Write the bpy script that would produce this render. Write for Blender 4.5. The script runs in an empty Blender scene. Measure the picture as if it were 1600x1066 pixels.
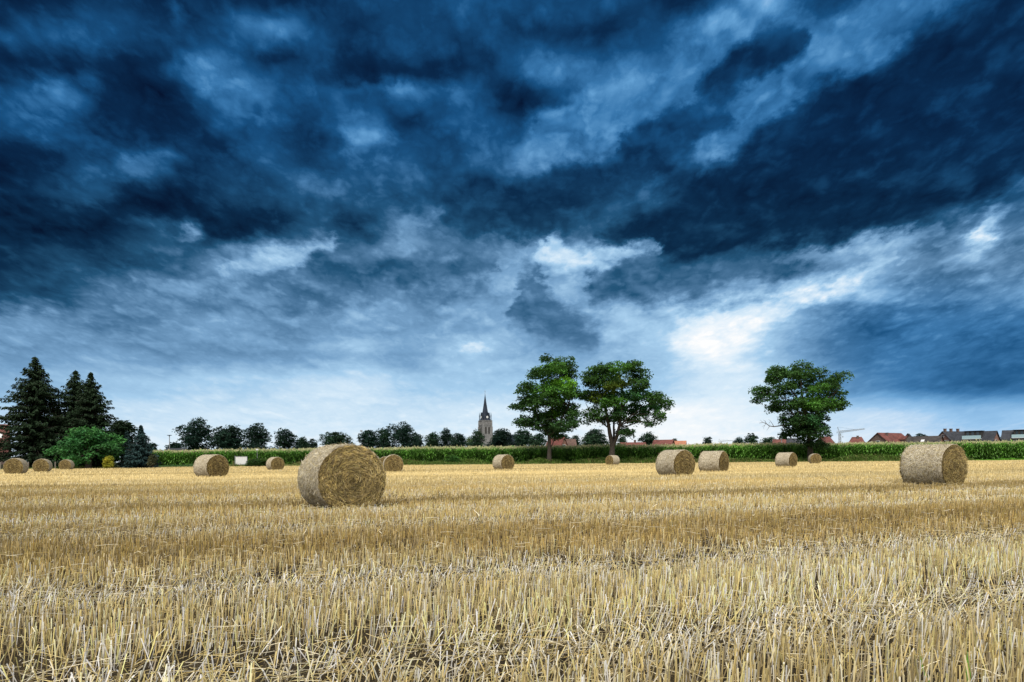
import bpy, math, random
import numpy as np
from mathutils import Vector

R = math.radians
scene = bpy.context.scene
COL = scene.collection
random.seed(7)

# ------------------------------------------------------------------ camera
F = 1067.0            # focal length in pixels of the 1600 px wide photograph
HOR = 717.5           # row of the horizon at the middle of the picture
CAMH = 0.90
ROLL = R(0.46)
cam_d = bpy.data.cameras.new('camera')
cam = bpy.data.objects.new('camera', cam_d)
COL.objects.link(cam)
cam_d.sensor_width = 36.0
cam_d.lens = 36.0 * F / 1600.0
cam_d.shift_y = (HOR - 533.0) / 1600.0
cam_d.clip_start = 0.05
cam_d.clip_end = 20000.0
cam.location = (0, 0, CAMH)
cam.rotation_euler = (R(90), ROLL, 0)
scene.camera = cam

# ------------------------------------------------------------------ exposure
EXPO = 1.1
scene.view_settings.view_transform = 'Standard'
scene.view_settings.look = 'None'
scene.view_settings.gamma = 1.0
scene.view_settings.use_curve_mapping = False
scene.view_settings.exposure = EXPO

# ------------------------------------------------------------------ sun (soft, behind thin cloud)
SUN_AZ, SUN_EL = R(188), R(50)     # azimuth from +Y towards +X
sd = bpy.data.lights.new('sun', 'SUN')
sd.energy = 1.5
sd.angle = R(26)
sd.color = (1.0, 0.93, 0.82)
sun = bpy.data.objects.new('sun', sd)
COL.objects.link(sun)
dvec = Vector((math.sin(SUN_AZ) * math.cos(SUN_EL), math.cos(SUN_AZ) * math.cos(SUN_EL), math.sin(SUN_EL)))
sun.rotation_euler = dvec.to_track_quat('Z', 'Y').to_euler()
sun.location = (40, -60, 80)


def lin(c):
    return tuple(((v / 255.0) / 12.92 if v <= 10 else (((v / 255.0) + 0.055) / 1.055) ** 2.4) for v in c)


# ------------------------------------------------------------------ sky: storm clouds over a Nishita sky
SKY_BACK = 0.78       # brightness of the unseen cloud overhead and behind the camera, raised to light the field

# cloud brightness (0 dark storm base .. 100 bright gap), a row per 50 px of elevation, a column per 80 px
SKY = [
    [2, 13, 24, 14, 14, 10, 12, 27, 20, 31, 26, 28, 24, 18, 20, 64, 18, 40, 58, 24, 20],
    [18, 30, 32, 16, 24, 36, 33, 13, 22, 24, 18, 17, 18, 34, 58, 26, 42, 52, 24, 16, 14],
    [13, 6, 12, 9, 38, 32, 26, 9, 20, 14, 30, 40, 38, 40, 44, 22, 54, 42, 18, 10, 15],
    [26, 37, 18, 11, 27, 37, 27, 31, 32, 28, 15, 32, 56, 56, 34, 58, 22, 10, 12, 28, 22],
    [24, 31, 18, 10, 18, 33, 15, 33, 22, 33, 27, 62, 58, 22, 34, 22, 11, 14, 16, 22, 12],
    [2, 10, 31, 28, 13, 30, 20, 37, 28, 26, 39, 54, 40, 16, 50, 6, 13, 12, 15, 20, 26],
    [7, 18, 26, 7, 14, 20, 27, 33, 26, 20, 26, 10, 28, 24, 11, 6, 13, 12, 25, 9, 40],
    [3, 5, 7, 22, 10, 9, 34, 18, 48, 26, 12, 32, 30, 15, 11, 11, 15, 19, 20, 34, 42],
    [12, 19, 20, 30, 42, 64, 50, 38, 54, 48, 60, 74, 68, 38, 44, 28, 46, 66, 54, 50, 50],
    [21, 26, 39, 51, 51, 51, 45, 49, 53, 51, 65, 69, 55, 49, 57, 65, 74, 66, 48, 48, 58],
    [57, 55, 47, 51, 59, 57, 53, 63, 57, 59, 65, 49, 71, 77, 85, 83, 60, 42, 46, 40, 42],
    [56, 56, 60, 54, 54, 52, 54, 65, 57, 73, 67, 61, 69, 73, 93, 77, 54, 45, 44, 38, 36],
    [65, 71, 73, 75, 79, 79, 85, 87, 79, 77, 77, 75, 75, 79, 89, 85, 58, 54, 48, 41, 40],
    [84, 85, 86, 87, 88, 88, 89, 88, 87, 89, 91, 93, 97, 99, 97, 92, 86, 89, 86, 76, 80],
    [90, 91, 92, 93, 93, 93, 93, 93, 93, 94, 95, 96, 98, 99, 98, 97, 96, 95, 94, 92, 92],
]
# (x, y, half length, half height, tilt in degrees, change of brightness)
BLOBS = [
    (290, 361, 26, 9, 0, 30), (1543, 362, 34, 17, 62, 50), (272, 16, 11, 22, 0, 14), (444, 98, 28, 22, 0, -14), (1020, 285, 36, 7, 38, 12),
    (738, 544, 28, 8, 0, 18), (300, 85, 40, 12, -25, 12), (350, 133, 45, 12, -15, 14), (210, 150, 62, 52, 0, -9), (625, 112, 110, 17, 4, -11),
    (600, 142, 100, 9, 0, 9), (555, 222, 46, 22, -10, 12), (300, 330, 150, 13, -4, -10), (1335, 520, 90, 40, 10, -8), (560, 540, 160, 12, 4, 8),
    (1480, 600, 150, 26, 2, -8), (100, 330, 130, 20, 3, -5), (820, 155, 34, 36, 0, -12), (1430, 190, 70, 26, 20, 8), (1480, 330, 60, 30, 10, 8),
    (660, 345, 46, 10, 20, 12), (500, 470, 180, 12, 3, -6), (1112, 528, 60, 26, 8, 24), (80, 150, 70, 36, -10, 8), (210, 245, 60, 16, 5, 8),
    (750, 320, 26, 9, 25, 14), (500, 290, 50, 18, 0, 8),
]
# cloud banks and gaps: brightness, softness of the edges, then upper and lower outline as (x, y) points
BANKS = [
    (.47, 20, [(820, 280), (840, 190), (900, 150), (980, 150), (1060, 110), (1120, 60), (1180, 10), (1230, 90)], [(820, 230), (840, 268), (900, 258), (960, 240), (1000, 205), (1060, 180), (1120, 128), (1180, 66), (1230, 10)]),
    (.44, 20, [(1060, 290), (1090, 205), (1150, 155), (1200, 112), (1270, 66), (1340, 15), (1430, -20), (1490, 60)], [(1060, 230), (1090, 262), (1150, 225), (1200, 188), (1290, 132), (1390, 82), (1440, 40), (1490, -20)]),
    (.10, 24, [(900, 440), (960, 350), (1060, 302), (1120, 268), (1200, 205), (1290, 146), (1400, 92), (1480, 40), (1600, -60)], [(900, 330), (960, 372), (1050, 412), (1130, 405), (1200, 388), (1300, 372), (1400, 352), (1500, 318), (1600, 270)]),
    (.17, 20, [(640, 380), (720, 325), (800, 290), (860, 272), (900, 262), (960, 252), (1020, 262), (1050, 330)], [(640, 320), (720, 352), (800, 366), (840, 362), (880, 348), (940, 322), (1020, 285), (1050, 250)]),
    (.21, 14, [(945, 275), (965, 225), (985, 198), (1030, 185), (1100, 172), (1150, 176), (1180, 215)], [(945, 220), (965, 248), (1000, 264), (1060, 238), (1120, 208), (1150, 190), (1180, 150)]),
    (.13, 16, [(1060, 190), (1090, 142), (1120, 116), (1160, 84), (1200, 58), (1260, 40), (1290, 90)], [(1060, 130), (1090, 158), (1120, 154), (1160, 136), (1200, 112), (1260, 76), (1290, 20)]),
    (.33, 20, [(880, 500), (930, 420), (1000, 402), (1100, 412), (1200, 398), (1280, 390), (1330, 450)], [(880, 400), (930, 468), (1000, 472), (1100, 458), (1200, 436), (1280, 412), (1330, 360)]),
    (.38, 24, [(770, 560), (795, 495), (815, 430), (836, 402), (858, 440), (885, 485), (930, 515), (960, 560)], [(770, 470), (795, 500), (836, 520), (890, 540), (930, 545), (960, 500)]),
    (.35, 16, [(440, 470), (470, 412), (500, 388), (540, 382), (600, 398), (660, 396), (720, 402), (780, 415), (800, 470)], [(440, 400), (470, 430), (540, 450), (620, 440), (700, 446), (780, 430), (800, 390)]),
    (.96, 17, [(1030, 555), (1055, 514), (1100, 492), (1200, 468), (1290, 442), (1350, 414), (1400, 400), (1430, 440)], [(1030, 505), (1055, 530), (1090, 552), (1150, 544), (1200, 512), (1260, 474), (1330, 440), (1400, 405), (1430, 360)]),
    (.86, 13, [(815, 420), (835, 388), (858, 362), (885, 368), (905, 388), (960, 386), (1020, 376), (1045, 405)], [(815, 370), (835, 398), (860, 406), (900, 413), (960, 405), (1020, 386), (1045, 350)]),
    (.76, 12, [(320, 440), (350, 410), (400, 400), (450, 386), (520, 374), (545, 400)], [(320, 395), (350, 416), (400, 424), (450, 420), (475, 405), (520, 384), (545, 355)]),
    (.70, 14, [(1180, 420), (1230, 396), (1300, 384), (1400, 366), (1480, 352), (1510, 380)], [(1180, 380), (1230, 402), (1300, 398), (1400, 382), (1480, 364), (1510, 330)]),
]

world = bpy.data.worlds.new("World")
scene.world = world
world.use_nodes = True
NT = world.node_tree
NT.nodes.clear()


class G:
    """little helper that writes node graphs"""

    def __init__(self, nt):
        self.nt = nt

    def n(self, t, **kw):
        nd = self.nt.nodes.new(t)
        for k, v in kw.items():
            setattr(nd, k, v)
        return nd

    def put(self, sock, v):
        if isinstance(v, bpy.types.NodeSocket):
            self.nt.links.new(v, sock)
        elif v is not None:
            sock.default_value = v

    def m(self, op, a, b=None, c=None, clamp=False):
        nd = self.n('ShaderNodeMath', operation=op, use_clamp=clamp)
        self.put(nd.inputs[0], a)
        if b is not None:
            self.put(nd.inputs[1], b)
        if c is not None:
            self.put(nd.inputs[2], c)
        return nd.outputs[0]

    def smooth(self, v, a, b, lo=0.0, hi=1.0, kind='SMOOTHSTEP'):
        nd = self.n('ShaderNodeMapRange', interpolation_type=kind, clamp=True)
        self.put(nd.inputs['Value'], v)
        nd.inputs['From Min'].default_value = a
        nd.inputs['From Max'].default_value = b
        nd.inputs['To Min'].default_value = lo
        nd.inputs['To Max'].default_value = hi
        return nd.outputs[0]

    def mix(self, f, a, b):
        nd = self.n('ShaderNodeMix', data_type='RGBA')
        self.put(nd.inputs[0], f)
        self.put(nd.inputs[6], a)
        self.put(nd.inputs[7], b)
        return nd.outputs[2]

    def fmix(self, f, a, b):
        nd = self.n('ShaderNodeMix', data_type='FLOAT')
        self.put(nd.inputs[0], f)
        self.put(nd.inputs[2], a)
        self.put(nd.inputs[3], b)
        return nd.outputs[0]

    def xyz(self, x, y, z=0.0):
        nd = self.n('ShaderNodeCombineXYZ')
        self.put(nd.inputs[0], x)
        self.put(nd.inputs[1], y)
        self.put(nd.inputs[2], z)
        return nd.outputs[0]

    def noise(self, vec, scale, detail=4.0, rough=0.5, dist=0.0, lac=2.0, col=False):
        nd = self.n('ShaderNodeTexNoise')
        self.put(nd.inputs['Vector'], vec)
        nd.inputs['Scale'].default_value = scale
        nd.inputs['Detail'].default_value = detail
        nd.inputs['Roughness'].default_value = rough
        nd.inputs['Distortion'].default_value = dist
        nd.inputs['Lacunarity'].default_value = lac
        return nd.outputs[1 if col else 0]

    def ramp(self, fac, stops, interp='LINEAR'):
        nd = self.n('ShaderNodeValToRGB')
        cr = nd.color_ramp
        cr.interpolation = interp
        while len(cr.elements) > 1:
            cr.elements.remove(cr.elements[-1])
        cr.elements[0].position = stops[0][0]
        cr.elements[0].color = tuple(stops[0][1]) + (1,)
        for p, c in stops[1:]:
            e = cr.elements.new(p)
            e.color = tuple(c) + (1,)
        self.put(nd.inputs[0], fac)
        return nd.outputs[0]


def build_world():
    g = G(NT)
    tc = g.n('ShaderNodeTexCoord')
    sep = g.n('ShaderNodeSeparateXYZ')
    NT.links.new(tc.outputs['Generated'], sep.inputs[0])
    x, y, z = sep.outputs
    yy = g.m('MAXIMUM', y, 0.12)
    u0 = g.m('DIVIDE', x, yy)
    v0 = g.m('DIVIDE', z, yy)
    u = g.m('SUBTRACT', u0, g.m('MULTIPLY', v0, ROLL))
    v = g.m('ADD', v0, g.m('MULTIPLY', u0, ROLL))
    px = g.m('MULTIPLY_ADD', u, F, 800.0)
    py = g.m('SUBTRACT', HOR, g.m('MULTIPLY', v, F))
    # noise space: a cloud deck seen in perspective, softened towards the horizon
    q = g.m('DIVIDE', 1.0, g.m('ADD', g.m('MAXIMUM', v, 0.0), 0.30))
    cv = g.xyz(g.m('MULTIPLY', u, q), g.m('MULTIPLY', q, 0.85), 0.0)
    # domain warp
    w1 = g.noise(cv, 4.2, 6.0, 0.56, 0.2, col=True)
    w2 = g.noise(cv, 15.0, 7.0, 0.60, 0.1, col=True)
    s1 = g.n('ShaderNodeSeparateXYZ'); NT.links.new(w1, s1.inputs[0])
    s2 = g.n('ShaderNodeSeparateXYZ'); NT.links.new(w2, s2.inputs[0])
    damp = g.smooth(py, 430.0, 640.0, 1.0, 0.15)

    def warp(base, a, b, ka, kb):
        d = g.m('ADD', g.m('MULTIPLY', g.m('SUBTRACT', a, 0.5), ka), g.m('MULTIPLY', g.m('SUBTRACT', b, 0.5), kb))
        return g.m('MULTIPLY_ADD', d, damp, base)
    wx = warp(px, s1.outputs[0], s2.outputs[0], 60.0, 80.0)
    wy = warp(py, s1.outputs[1], s2.outputs[1], 46.0, 62.0)
    fx = g.m('DIVIDE', wx, 1600.0, clamp=True)
    acc = None
    for i, row in enumerate(SKY):
        st = [(k / 20.0, (lv / 100.0,) * 3) for k, lv in enumerate(row)]
        c = g.ramp(fx, st, 'CARDINAL')
        if acc is None:
            acc = c
        else:
            acc = g.mix(g.smooth(wy, (i - 1) * 50.0, i * 50.0), acc, c)
    bw = g.n('ShaderNodeRGBToBW')
    NT.links.new(acc, bw.inputs[0])
    L = bw.outputs[0]
    bx = warp(px, s1.outputs[0], s2.outputs[0], 70.0, 84.0)
    by = warp(py, s1.outputs[1], s2.outputs[1], 48.0, 64.0)
    for (cx, cy, rx, ry, ang, dl) in BLOBS:
        dx = g.m('SUBTRACT', bx, float(cx))
        dy = g.m('SUBTRACT', by, float(cy))
        ca, sa = math.cos(R(ang)), math.sin(R(ang))
        p = g.m('MULTIPLY_ADD', dx, ca / rx, g.m('MULTIPLY', dy, -sa / rx))
        s = g.m('MULTIPLY_ADD', dx, sa / ry, g.m('MULTIPLY', dy, ca / ry))
        r2 = g.m('ADD', g.m('MULTIPLY', p, p), g.m('MULTIPLY', s, s))
        e = g.m('POWER', 2.718, g.m('MULTIPLY', r2, -0.9))
        L = g.m('MULTIPLY_ADD', e, dl / 100.0, L)
    cx_ = g.m('DIVIDE', bx, 1600.0, clamp=True)
    for (lv, soft, topl, botl) in BANKS:
        d = []
        for ln in (topl, botl):
            pts_ = [(p_[0] / 1600.0, ((p_[1] + 100) / 800.0,) * 3) for p_ in ln]
            b_ = g.n('ShaderNodeRGBToBW')
            NT.links.new(g.ramp(cx_, pts_), b_.inputs[0])
            d.append(g.m('MULTIPLY_ADD', b_.outputs[0], 800.0, -100.0))
        k_ = g.m('MULTIPLY', g.smooth(g.m('SUBTRACT', by, d[0]), -soft, soft), g.smooth(g.m('SUBTRACT', d[1], by), -soft, soft))
        L = g.fmix(g.m('MULTIPLY', k_, 0.85), L, lv)
    # billows and wisps on top of the broad layout
    n1 = g.noise(cv, 7.0, 8.0, 0.54, 0.15)
    n2 = g.noise(cv, 24.0, 5.0, 0.55, 0.2)
    amp = g.smooth(py, 420.0, 630.0, 1.0, 0.22)
    # relief: tops of the billows catch the light, their bases stay dark
    sh = g.n('ShaderNodeVectorMath', operation='ADD')
    NT.links.new(cv, sh.inputs[0])
    sh.inputs[1].default_value = (0.006, -0.030, 0.0)
    n1a = g.noise(cv, 8.0, 3.5, 0.5, 0.15)
    n1b = g.noise(sh.outputs[0], 8.0, 3.5, 0.5, 0.15)
    rel = g.m('MULTIPLY', g.m('SUBTRACT', n1a, n1b), 0.50)
    det0 = g.m('ADD', g.m('MULTIPLY', g.m('SUBTRACT', n1, 0.5), 0.25), g.m('MULTIPLY', g.m('SUBTRACT', n2, 0.5), 0.16))
    puff = g.m('ADD', g.m('ABSOLUTE', g.m('SUBTRACT', n1a, 0.5)), g.m('MULTIPLY', g.m('ABSOLUTE', g.m('SUBTRACT', n2, 0.5)), 0.8))
    det0 = g.m('ADD', det0, g.m('MULTIPLY', g.m('SUBTRACT', puff, 0.15), 0.55))
    det = g.m('ADD', det0, rel)
    # soft floor and ceiling, and smoother cloud inside the dark bases
    L = g.m('MAXIMUM', L, 0.0)
    L = g.m('SUBTRACT', g.m('SQRT', g.m('MULTIPLY_ADD', L, L, 0.013)), 0.03)
    amp = g.m('MULTIPLY', amp, g.smooth(L, 0.10, 0.50, 0.50, 1.0))
    amp = g.m('MULTIPLY', amp, g.m('MULTIPLY_ADD', g.m('MULTIPLY', g.smooth(py, 300.0, 400.0), g.smooth(py, 500.0, 580.0, 1.0, 0.0)), -0.12, 1.0))
    L = g.m('MULTIPLY_ADD', det, amp, L, clamp=False)
    L = g.m('MAXIMUM', g.m('MINIMUM', L, 1.0), 0.0)
    up = g.ramp(L, [(0, lin((5, 14, 40))), (.12, lin((11, 43, 78))), (.28, lin((25, 81, 130))), (.42, lin((58, 120, 174))),
                    (.58, lin((98, 159, 210))), (.78, lin((150, 196, 236))), (1, lin((240, 248, 255)))])
    lo = g.ramp(L, [(0, lin((5, 16, 40))), (.12, lin((13, 45, 75))), (.28, lin((36, 84, 120))), (.42, lin((79, 121, 159))),
                    (.58, lin((120, 163, 202))), (.75, lin((166, 205, 236))), (.88, lin((215, 235, 250))), (1, lin((255, 255, 255)))])
    rb = g.m('MULTIPLY', g.m('MULTIPLY', g.smooth(px, 1180.0, 1420.0), g.smooth(py, 400.0, 520.0)), 0.85)
    cc = g.mix(g.m('MULTIPLY', g.smooth(py, 180.0, 400.0), g.m('SUBTRACT', 1.0, rb)), up, lo)
    # the rest of the dome: unseen cloud overhead and behind, brightened to light the field
    nb = g.noise(tc.outputs['Generated'], 3.0, 6.0, 0.55, 0.3)
    back = g.ramp(nb, [(0.25, lin((166, 172, 180))), (0.5, lin((216, 217, 218))), (0.75, lin((255, 250, 238)))])
    bm = g.n('ShaderNodeVectorMath', operation='SCALE')
    NT.links.new(back, bm.inputs[0])
    bm.inputs['Scale'].default_value = SKY_BACK
    front = g.m('MULTIPLY', g.smooth(y, 0.15, 0.42), g.m('MULTIPLY', g.smooth(v0, 0.74, 1.05, 1.0, 0.0),
                g.smooth(g.m('ABSOLUTE', u0), 0.95, 1.5, 1.0, 0.0)))
    cloud = g.mix(front, bm.outputs[0], cc)
    bg = g.n('ShaderNodeBackground')
    NT.links.new(cloud, bg.inputs['Color'])
    bg.inputs['Strength'].default_value = 1.0 / 2 ** EXPO
    sky = g.n('ShaderNodeTexSky', sky_type='NISHITA', sun_disc=False)
    sky.sun_elevation = SUN_EL
    sky.sun_rotation = SUN_AZ
    bs = g.n('ShaderNodeBackground')
    NT.links.new(sky.outputs[0], bs.inputs['Color'])
    bs.inputs['Strength'].default_value = 0.08
    # the deck is nearly closed: only its thin places let the blue sky through
    cover = g.fmix(front, 0.85, g.smooth(L, 0.35, 0.6, 1.0, 0.985))
    mx = g.n('ShaderNodeMixShader')
    NT.links.new(cover, mx.inputs[0])
    NT.links.new(bs.outputs[0], mx.inputs[1])
    NT.links.new(bg.outputs[0], mx.inputs[2])
    out = g.n('ShaderNodeOutputWorld')
    NT.links.new(mx.outputs[0], out.inputs['Surface'])


build_world()


# ------------------------------------------------------------------ helpers
def P(px, py, Y):
    """world point seen at photo pixel (px, py) on the upright plane Y metres ahead"""
    a, b = (px - 800.0) / F, (HOR - py) / F
    return Vector((Y * (a * math.cos(ROLL) + b * math.sin(ROLL)), Y, CAMH + Y * (-a * math.sin(ROLL) + b * math.cos(ROLL))))


def GX(px, Y):
    """x of the ground under pixel column px at distance Y"""
    return Y * (px - 800.0) / F


def tag(o, label=None, cat=None, group=None, kind=None):
    if label: o['label'] = label
    if cat: o['category'] = cat
    if group: o['group'] = group
    if kind: o['kind'] = kind
    return o


def empty(name, loc, label, cat, group=None, rz=0.0):
    o = bpy.data.objects.new(name, None)
    o.empty_display_size = 0.5
    COL.objects.link(o)
    o.location = loc
    o.rotation_euler = (0, 0, rz)
    return tag(o, label, cat, group)


class MB:
    """collects faces and builds ONE mesh object"""

    def __init__(self):
        self.v, self.c, self.f = [], [], []      # arrays of verts, colours, (faces, material index)
        self.n = 0

    def add(self, v, faces, col=(1, 1, 1), mi=0):
        v = np.asarray(v, dtype=np.float64).reshape(-1, 3)
        c = np.asarray(col, dtype=np.float64)
        if c.ndim == 1:
            c = np.tile(c[:3], (len(v), 1))
        self.v.append(v); self.c.append(c)
        fa = np.asarray(faces, dtype=np.int64)
        if fa.ndim == 1:
            fa = fa.reshape(1, -1)
        self.f.append((fa + self.n, mi))
        self.n += len(v)

    def poly(self, pts, col=(1, 1, 1), mi=0):
        self.add(pts, [list(range(len(pts)))], col, mi)

    def box(self, c, s, col=(1, 1, 1), mi=0, rz=0.0):
        x, y, z = s[0] / 2, s[1] / 2, s[2] / 2
        v = np.array([[-x, -y, -z], [x, -y, -z], [x, y, -z], [-x, y, -z], [-x, -y, z], [x, -y, z], [x, y, z], [-x, y, z]])
        if rz:
            ca, sa = math.cos(rz), math.sin(rz)
            v = np.stack([v[:, 0] * ca - v[:, 1] * sa, v[:, 0] * sa + v[:, 1] * ca, v[:, 2]], 1)
        self.add(v + np.array(c), [[0, 3, 2, 1], [4, 5, 6, 7], [0, 1, 5, 4], [1, 2, 6, 5], [2, 3, 7, 6], [3, 0, 4, 7]], col, mi)

    def tube(self, pts, radii, sides=6, col=(1, 1, 1), mi=0, cap=True):
        pts = [Vector(p) for p in pts]
        n = len(pts)
        vs = []
        for i, p in enumerate(pts):
            d = (pts[min(i + 1, n - 1)] - pts[max(i - 1, 0)])
            if d.length < 1e-9:
                d = Vector((0, 0, 1))
            d.normalize()
            a = Vector((1, 0, 0)) if abs(d.x) < 0.8 else Vector((0, 1, 0))
            e1 = d.cross(a).normalized(); e2 = d.cross(e1)
            for k in range(sides):
                t = 2 * math.pi * k / sides
                vs.append(p + (e1 * math.cos(t) + e2 * math.sin(t)) * radii[i])
        fs = []
        for i in range(n - 1):
            for k in range(sides):
                k2 = (k + 1) % sides
                fs.append([i * sides + k, i * sides + k2, (i + 1) * sides + k2, (i + 1) * sides + k])
        self.add([tuple(v) for v in vs], fs, col, mi)
        if cap:
            self.add([tuple(v) for v in vs[-sides:]], [list(range(sides))], col, mi)

    def build(self, name, mats, parent=None, smooth=False):
        me = bpy.data.meshes.new(name)
        v = np.concatenate(self.v); c = np.concatenate(self.c)
        me.vertices.add(len(v))
        me.vertices.foreach_set('co', v.astype(np.float32).ravel())
        idx = np.concatenate([f.ravel() for f, m in self.f])
        tot = np.concatenate([np.full(len(f), f.shape[1]) for f, m in self.f])
        mi = np.concatenate([np.full(len(f), m) for f, m in self.f])
        start = np.concatenate([[0], np.cumsum(tot)[:-1]])
        me.loops.add(len(idx))
        me.loops.foreach_set('vertex_index', idx.astype(np.int32))
        me.polygons.add(len(tot))
        me.polygons.foreach_set('loop_start', start.astype(np.int32))
        me.polygons.foreach_set('loop_total', tot.astype(np.int32))
        me.polygons.foreach_set('material_index', mi.astype(np.int32))
        me.polygons.foreach_set('use_smooth', np.full(len(tot), smooth))
        at = me.color_attributes.new('tint', 'FLOAT_COLOR', 'POINT')
        at.data.foreach_set('color', np.concatenate([c, np.ones((len(c), 1))], 1).astype(np.float32).ravel())
        me.update(calc_edges=True)
        me.validate()
        for m in (mats if isinstance(mats, (list, tuple)) else [mats]):
            me.materials.append(m)
        o = bpy.data.objects.new(name, me)
        COL.objects.link(o)
        if parent is not None:
            o.parent = parent
        return o


# ------------------------------------------------------------------ materials
def mat(name):
    m = bpy.data.materials.new(name)
    m.use_nodes = True
    m.node_tree.nodes.clear()
    return m, G(m.node_tree)


def finish(g, color, rough=0.8, spec=0.3, bump=None, bump_s=0.3, bump_d=0.02, transl=0.0, metal=0.0):
    b = g.n('ShaderNodeBsdfPrincipled')
    g.put(b.inputs['Base Color'], color)
    g.put(b.inputs['Roughness'], rough)
    b.inputs['Specular IOR Level'].default_value = spec
    b.inputs['Metallic'].default_value = metal
    if bump is not None:
        bn = g.n('ShaderNodeBump')
        bn.inputs['Strength'].default_value = bump_s
        bn.inputs['Distance'].default_value = bump_d
        g.put(bn.inputs['Height'], bump)
        g.nt.links.new(bn.outputs[0], b.inputs['Normal'])
    o = g.n('ShaderNodeOutputMaterial')
    sh = b.outputs[0]
    if transl > 0:
        t = g.n('ShaderNodeBsdfTranslucent')
        g.put(t.inputs['Color'], color)
        mx = g.n('ShaderNodeMixShader')
        mx.inputs[0].default_value = transl
        g.nt.links.new(b.outputs[0], mx.inputs[1])
        g.nt.links.new(t.outputs[0], mx.inputs[2])
        sh = mx.outputs[0]
    g.nt.links.new(sh, o.inputs['Surface'])


def tinted(name, rough=0.75, spec=0.25, transl=0.0, nscale=None, namp=0.3):
    """colour from the mesh's own tint attribute with a little procedural unevenness"""
    m, g = mat(name)
    at = g.n('ShaderNodeAttribute', attribute_name='tint')
    c = at.outputs['Color']
    if nscale:
        co = g.n('ShaderNodeTexCoord').outputs['Object']
        nz = g.noise(co, nscale, 3.0, 0.6)
        k = g.smooth(nz, 0.3, 0.7, 1 - namp, 1 + namp, 'LINEAR')
        sc = g.n('ShaderNodeVectorMath', operation='SCALE')
        g.put(sc.inputs[0], c); g.put(sc.inputs['Scale'], k)
        c = sc.outputs[0]
    finish(g, c, rough, spec, transl=transl)
    return m


def noisy(name, c1, c2, scale, rough=0.8, detail=4.0, bump=0.0, spec=0.3, stretch=None, metal=0.0):
    m, g = mat(name)
    co = g.n('ShaderNodeTexCoord').outputs['Object']
    if stretch:
        mp = g.n('ShaderNodeMapping')
        mp.inputs['Scale'].default_value = stretch
        g.put(mp.inputs[0], co)
        co = mp.outputs[0]
    nz = g.noise(co, scale, detail, 0.6)
    c = g.ramp(nz, [(0.3, c1), (0.7, c2)])
    finish(g, c, rough, spec, nz if bump else None, bump, 0.05, metal=metal)
    return m


def brick_mat(name, c1, c2, mortar):
    m, g = mat(name)
    co = g.n('ShaderNodeTexCoord').outputs['Object']
    b = g.n('ShaderNodeTexBrick')
    sp = g.n('ShaderNodeSeparateXYZ'); g.put(sp.inputs[0], co)
    g.put(b.inputs['Vector'], g.xyz(g.m('ADD', sp.outputs[0], sp.outputs[1]), sp.outputs[2]))
    b.inputs['Color1'].default_value = c1 + (1,)
    b.inputs['Color2'].default_value = c2 + (1,)
    b.inputs['Mortar'].default_value = mortar + (1,)
    b.inputs['Scale'].default_value = 1.0
    b.inputs['Brick Width'].default_value = 0.25
    b.inputs['Row Height'].default_value = 0.08
    b.inputs['Mortar Size'].default_value = 0.012
    finish(g, b.outputs[0], 0.85)
    return m


def tile_mat(name, c1, c2):
    m, g = mat(name)
    co = g.n('ShaderNodeTexCoord').outputs['Object']
    sp = g.n('ShaderNodeSeparateXYZ'); g.put(sp.inputs[0], co)
    nz = g.noise(co, 1.3, 5.0, 0.7)
    rows = g.m('FRACT', g.m('MULTIPLY', sp.outputs[2], 4.0))
    c0 = g.ramp(nz, [(0.3, c1), (0.7, c2)])
    dark = g.n('ShaderNodeVectorMath', operation='SCALE')
    g.put(dark.inputs[0], c0); g.put(dark.inputs['Scale'], g.smooth(g.noise(co, 0.35, 4.0, 0.7), 0.35, 0.65, 0.62, 1.2))
    finish(g, dark.outputs[0], 0.65, 0.35, rows, 0.8, 0.05)
    return m


M_STUB = tinted('straw_stubble', 0.6, 0.22, 0.12)
M_LEAF = tinted('foliage', 0.55, 0.25, 0.36)
M_MAIZE = tinted('maize_leaf', 0.45, 0.4, 0.2)
M_GRASS = tinted('grass_blades', 0.6, 0.25, 0.2)
M_NEEDLE = tinted('needles', 0.7, 0.2, 0.05)
M_BARK = noisy('bark', (0.035, 0.028, 0.022), (0.12, 0.10, 0.085), 6.0, 0.9, 6.0, 0.6, stretch=(3, 3, 0.5))
M_DEAD = noisy('dead_wood', (0.10, 0.09, 0.09), (0.2, 0.18, 0.17), 5.0)
M_POST = noisy('weathered_post', (0.16, 0.14, 0.12), (0.32, 0.29, 0.25), 9.0, stretch=(4, 4, 0.6))
M_STEEL = noisy('galvanised_steel', (0.30, 0.32, 0.34), (0.42, 0.44, 0.46), 4.0, 0.5, metal=0.3)
M_WHITE = noisy('white_paint', (0.72, 0.74, 0.75), (0.82, 0.83, 0.84), 3.0, 0.5)
M_BRICK = brick_mat('red_brick', (0.22, 0.075, 0.05), (0.28, 0.10, 0.065), (0.30, 0.27, 0.24))
M_DBRICK = brick_mat('dark_brick', (0.10, 0.055, 0.045), (0.14, 0.07, 0.055), (0.2, 0.18, 0.17))
M_RENDER = noisy('cream_render', (0.5, 0.45, 0.37), (0.6, 0.55, 0.47), 2.0)
M_RTILE = tile_mat('red_roof_tiles', (0.15, 0.05, 0.042), (0.23, 0.085, 0.07))
M_OTILE = tile_mat('orange_roof_tiles', (0.40, 0.16, 0.09), (0.50, 0.23, 0.14))
M_DTILE = tile_mat('anthracite_roof_tiles', (0.03, 0.034, 0.045), (0.06, 0.066, 0.08))
M_BTILE = tile_mat('brown_roof_tiles', (0.10, 0.06, 0.05), (0.17, 0.10, 0.08))
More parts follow.
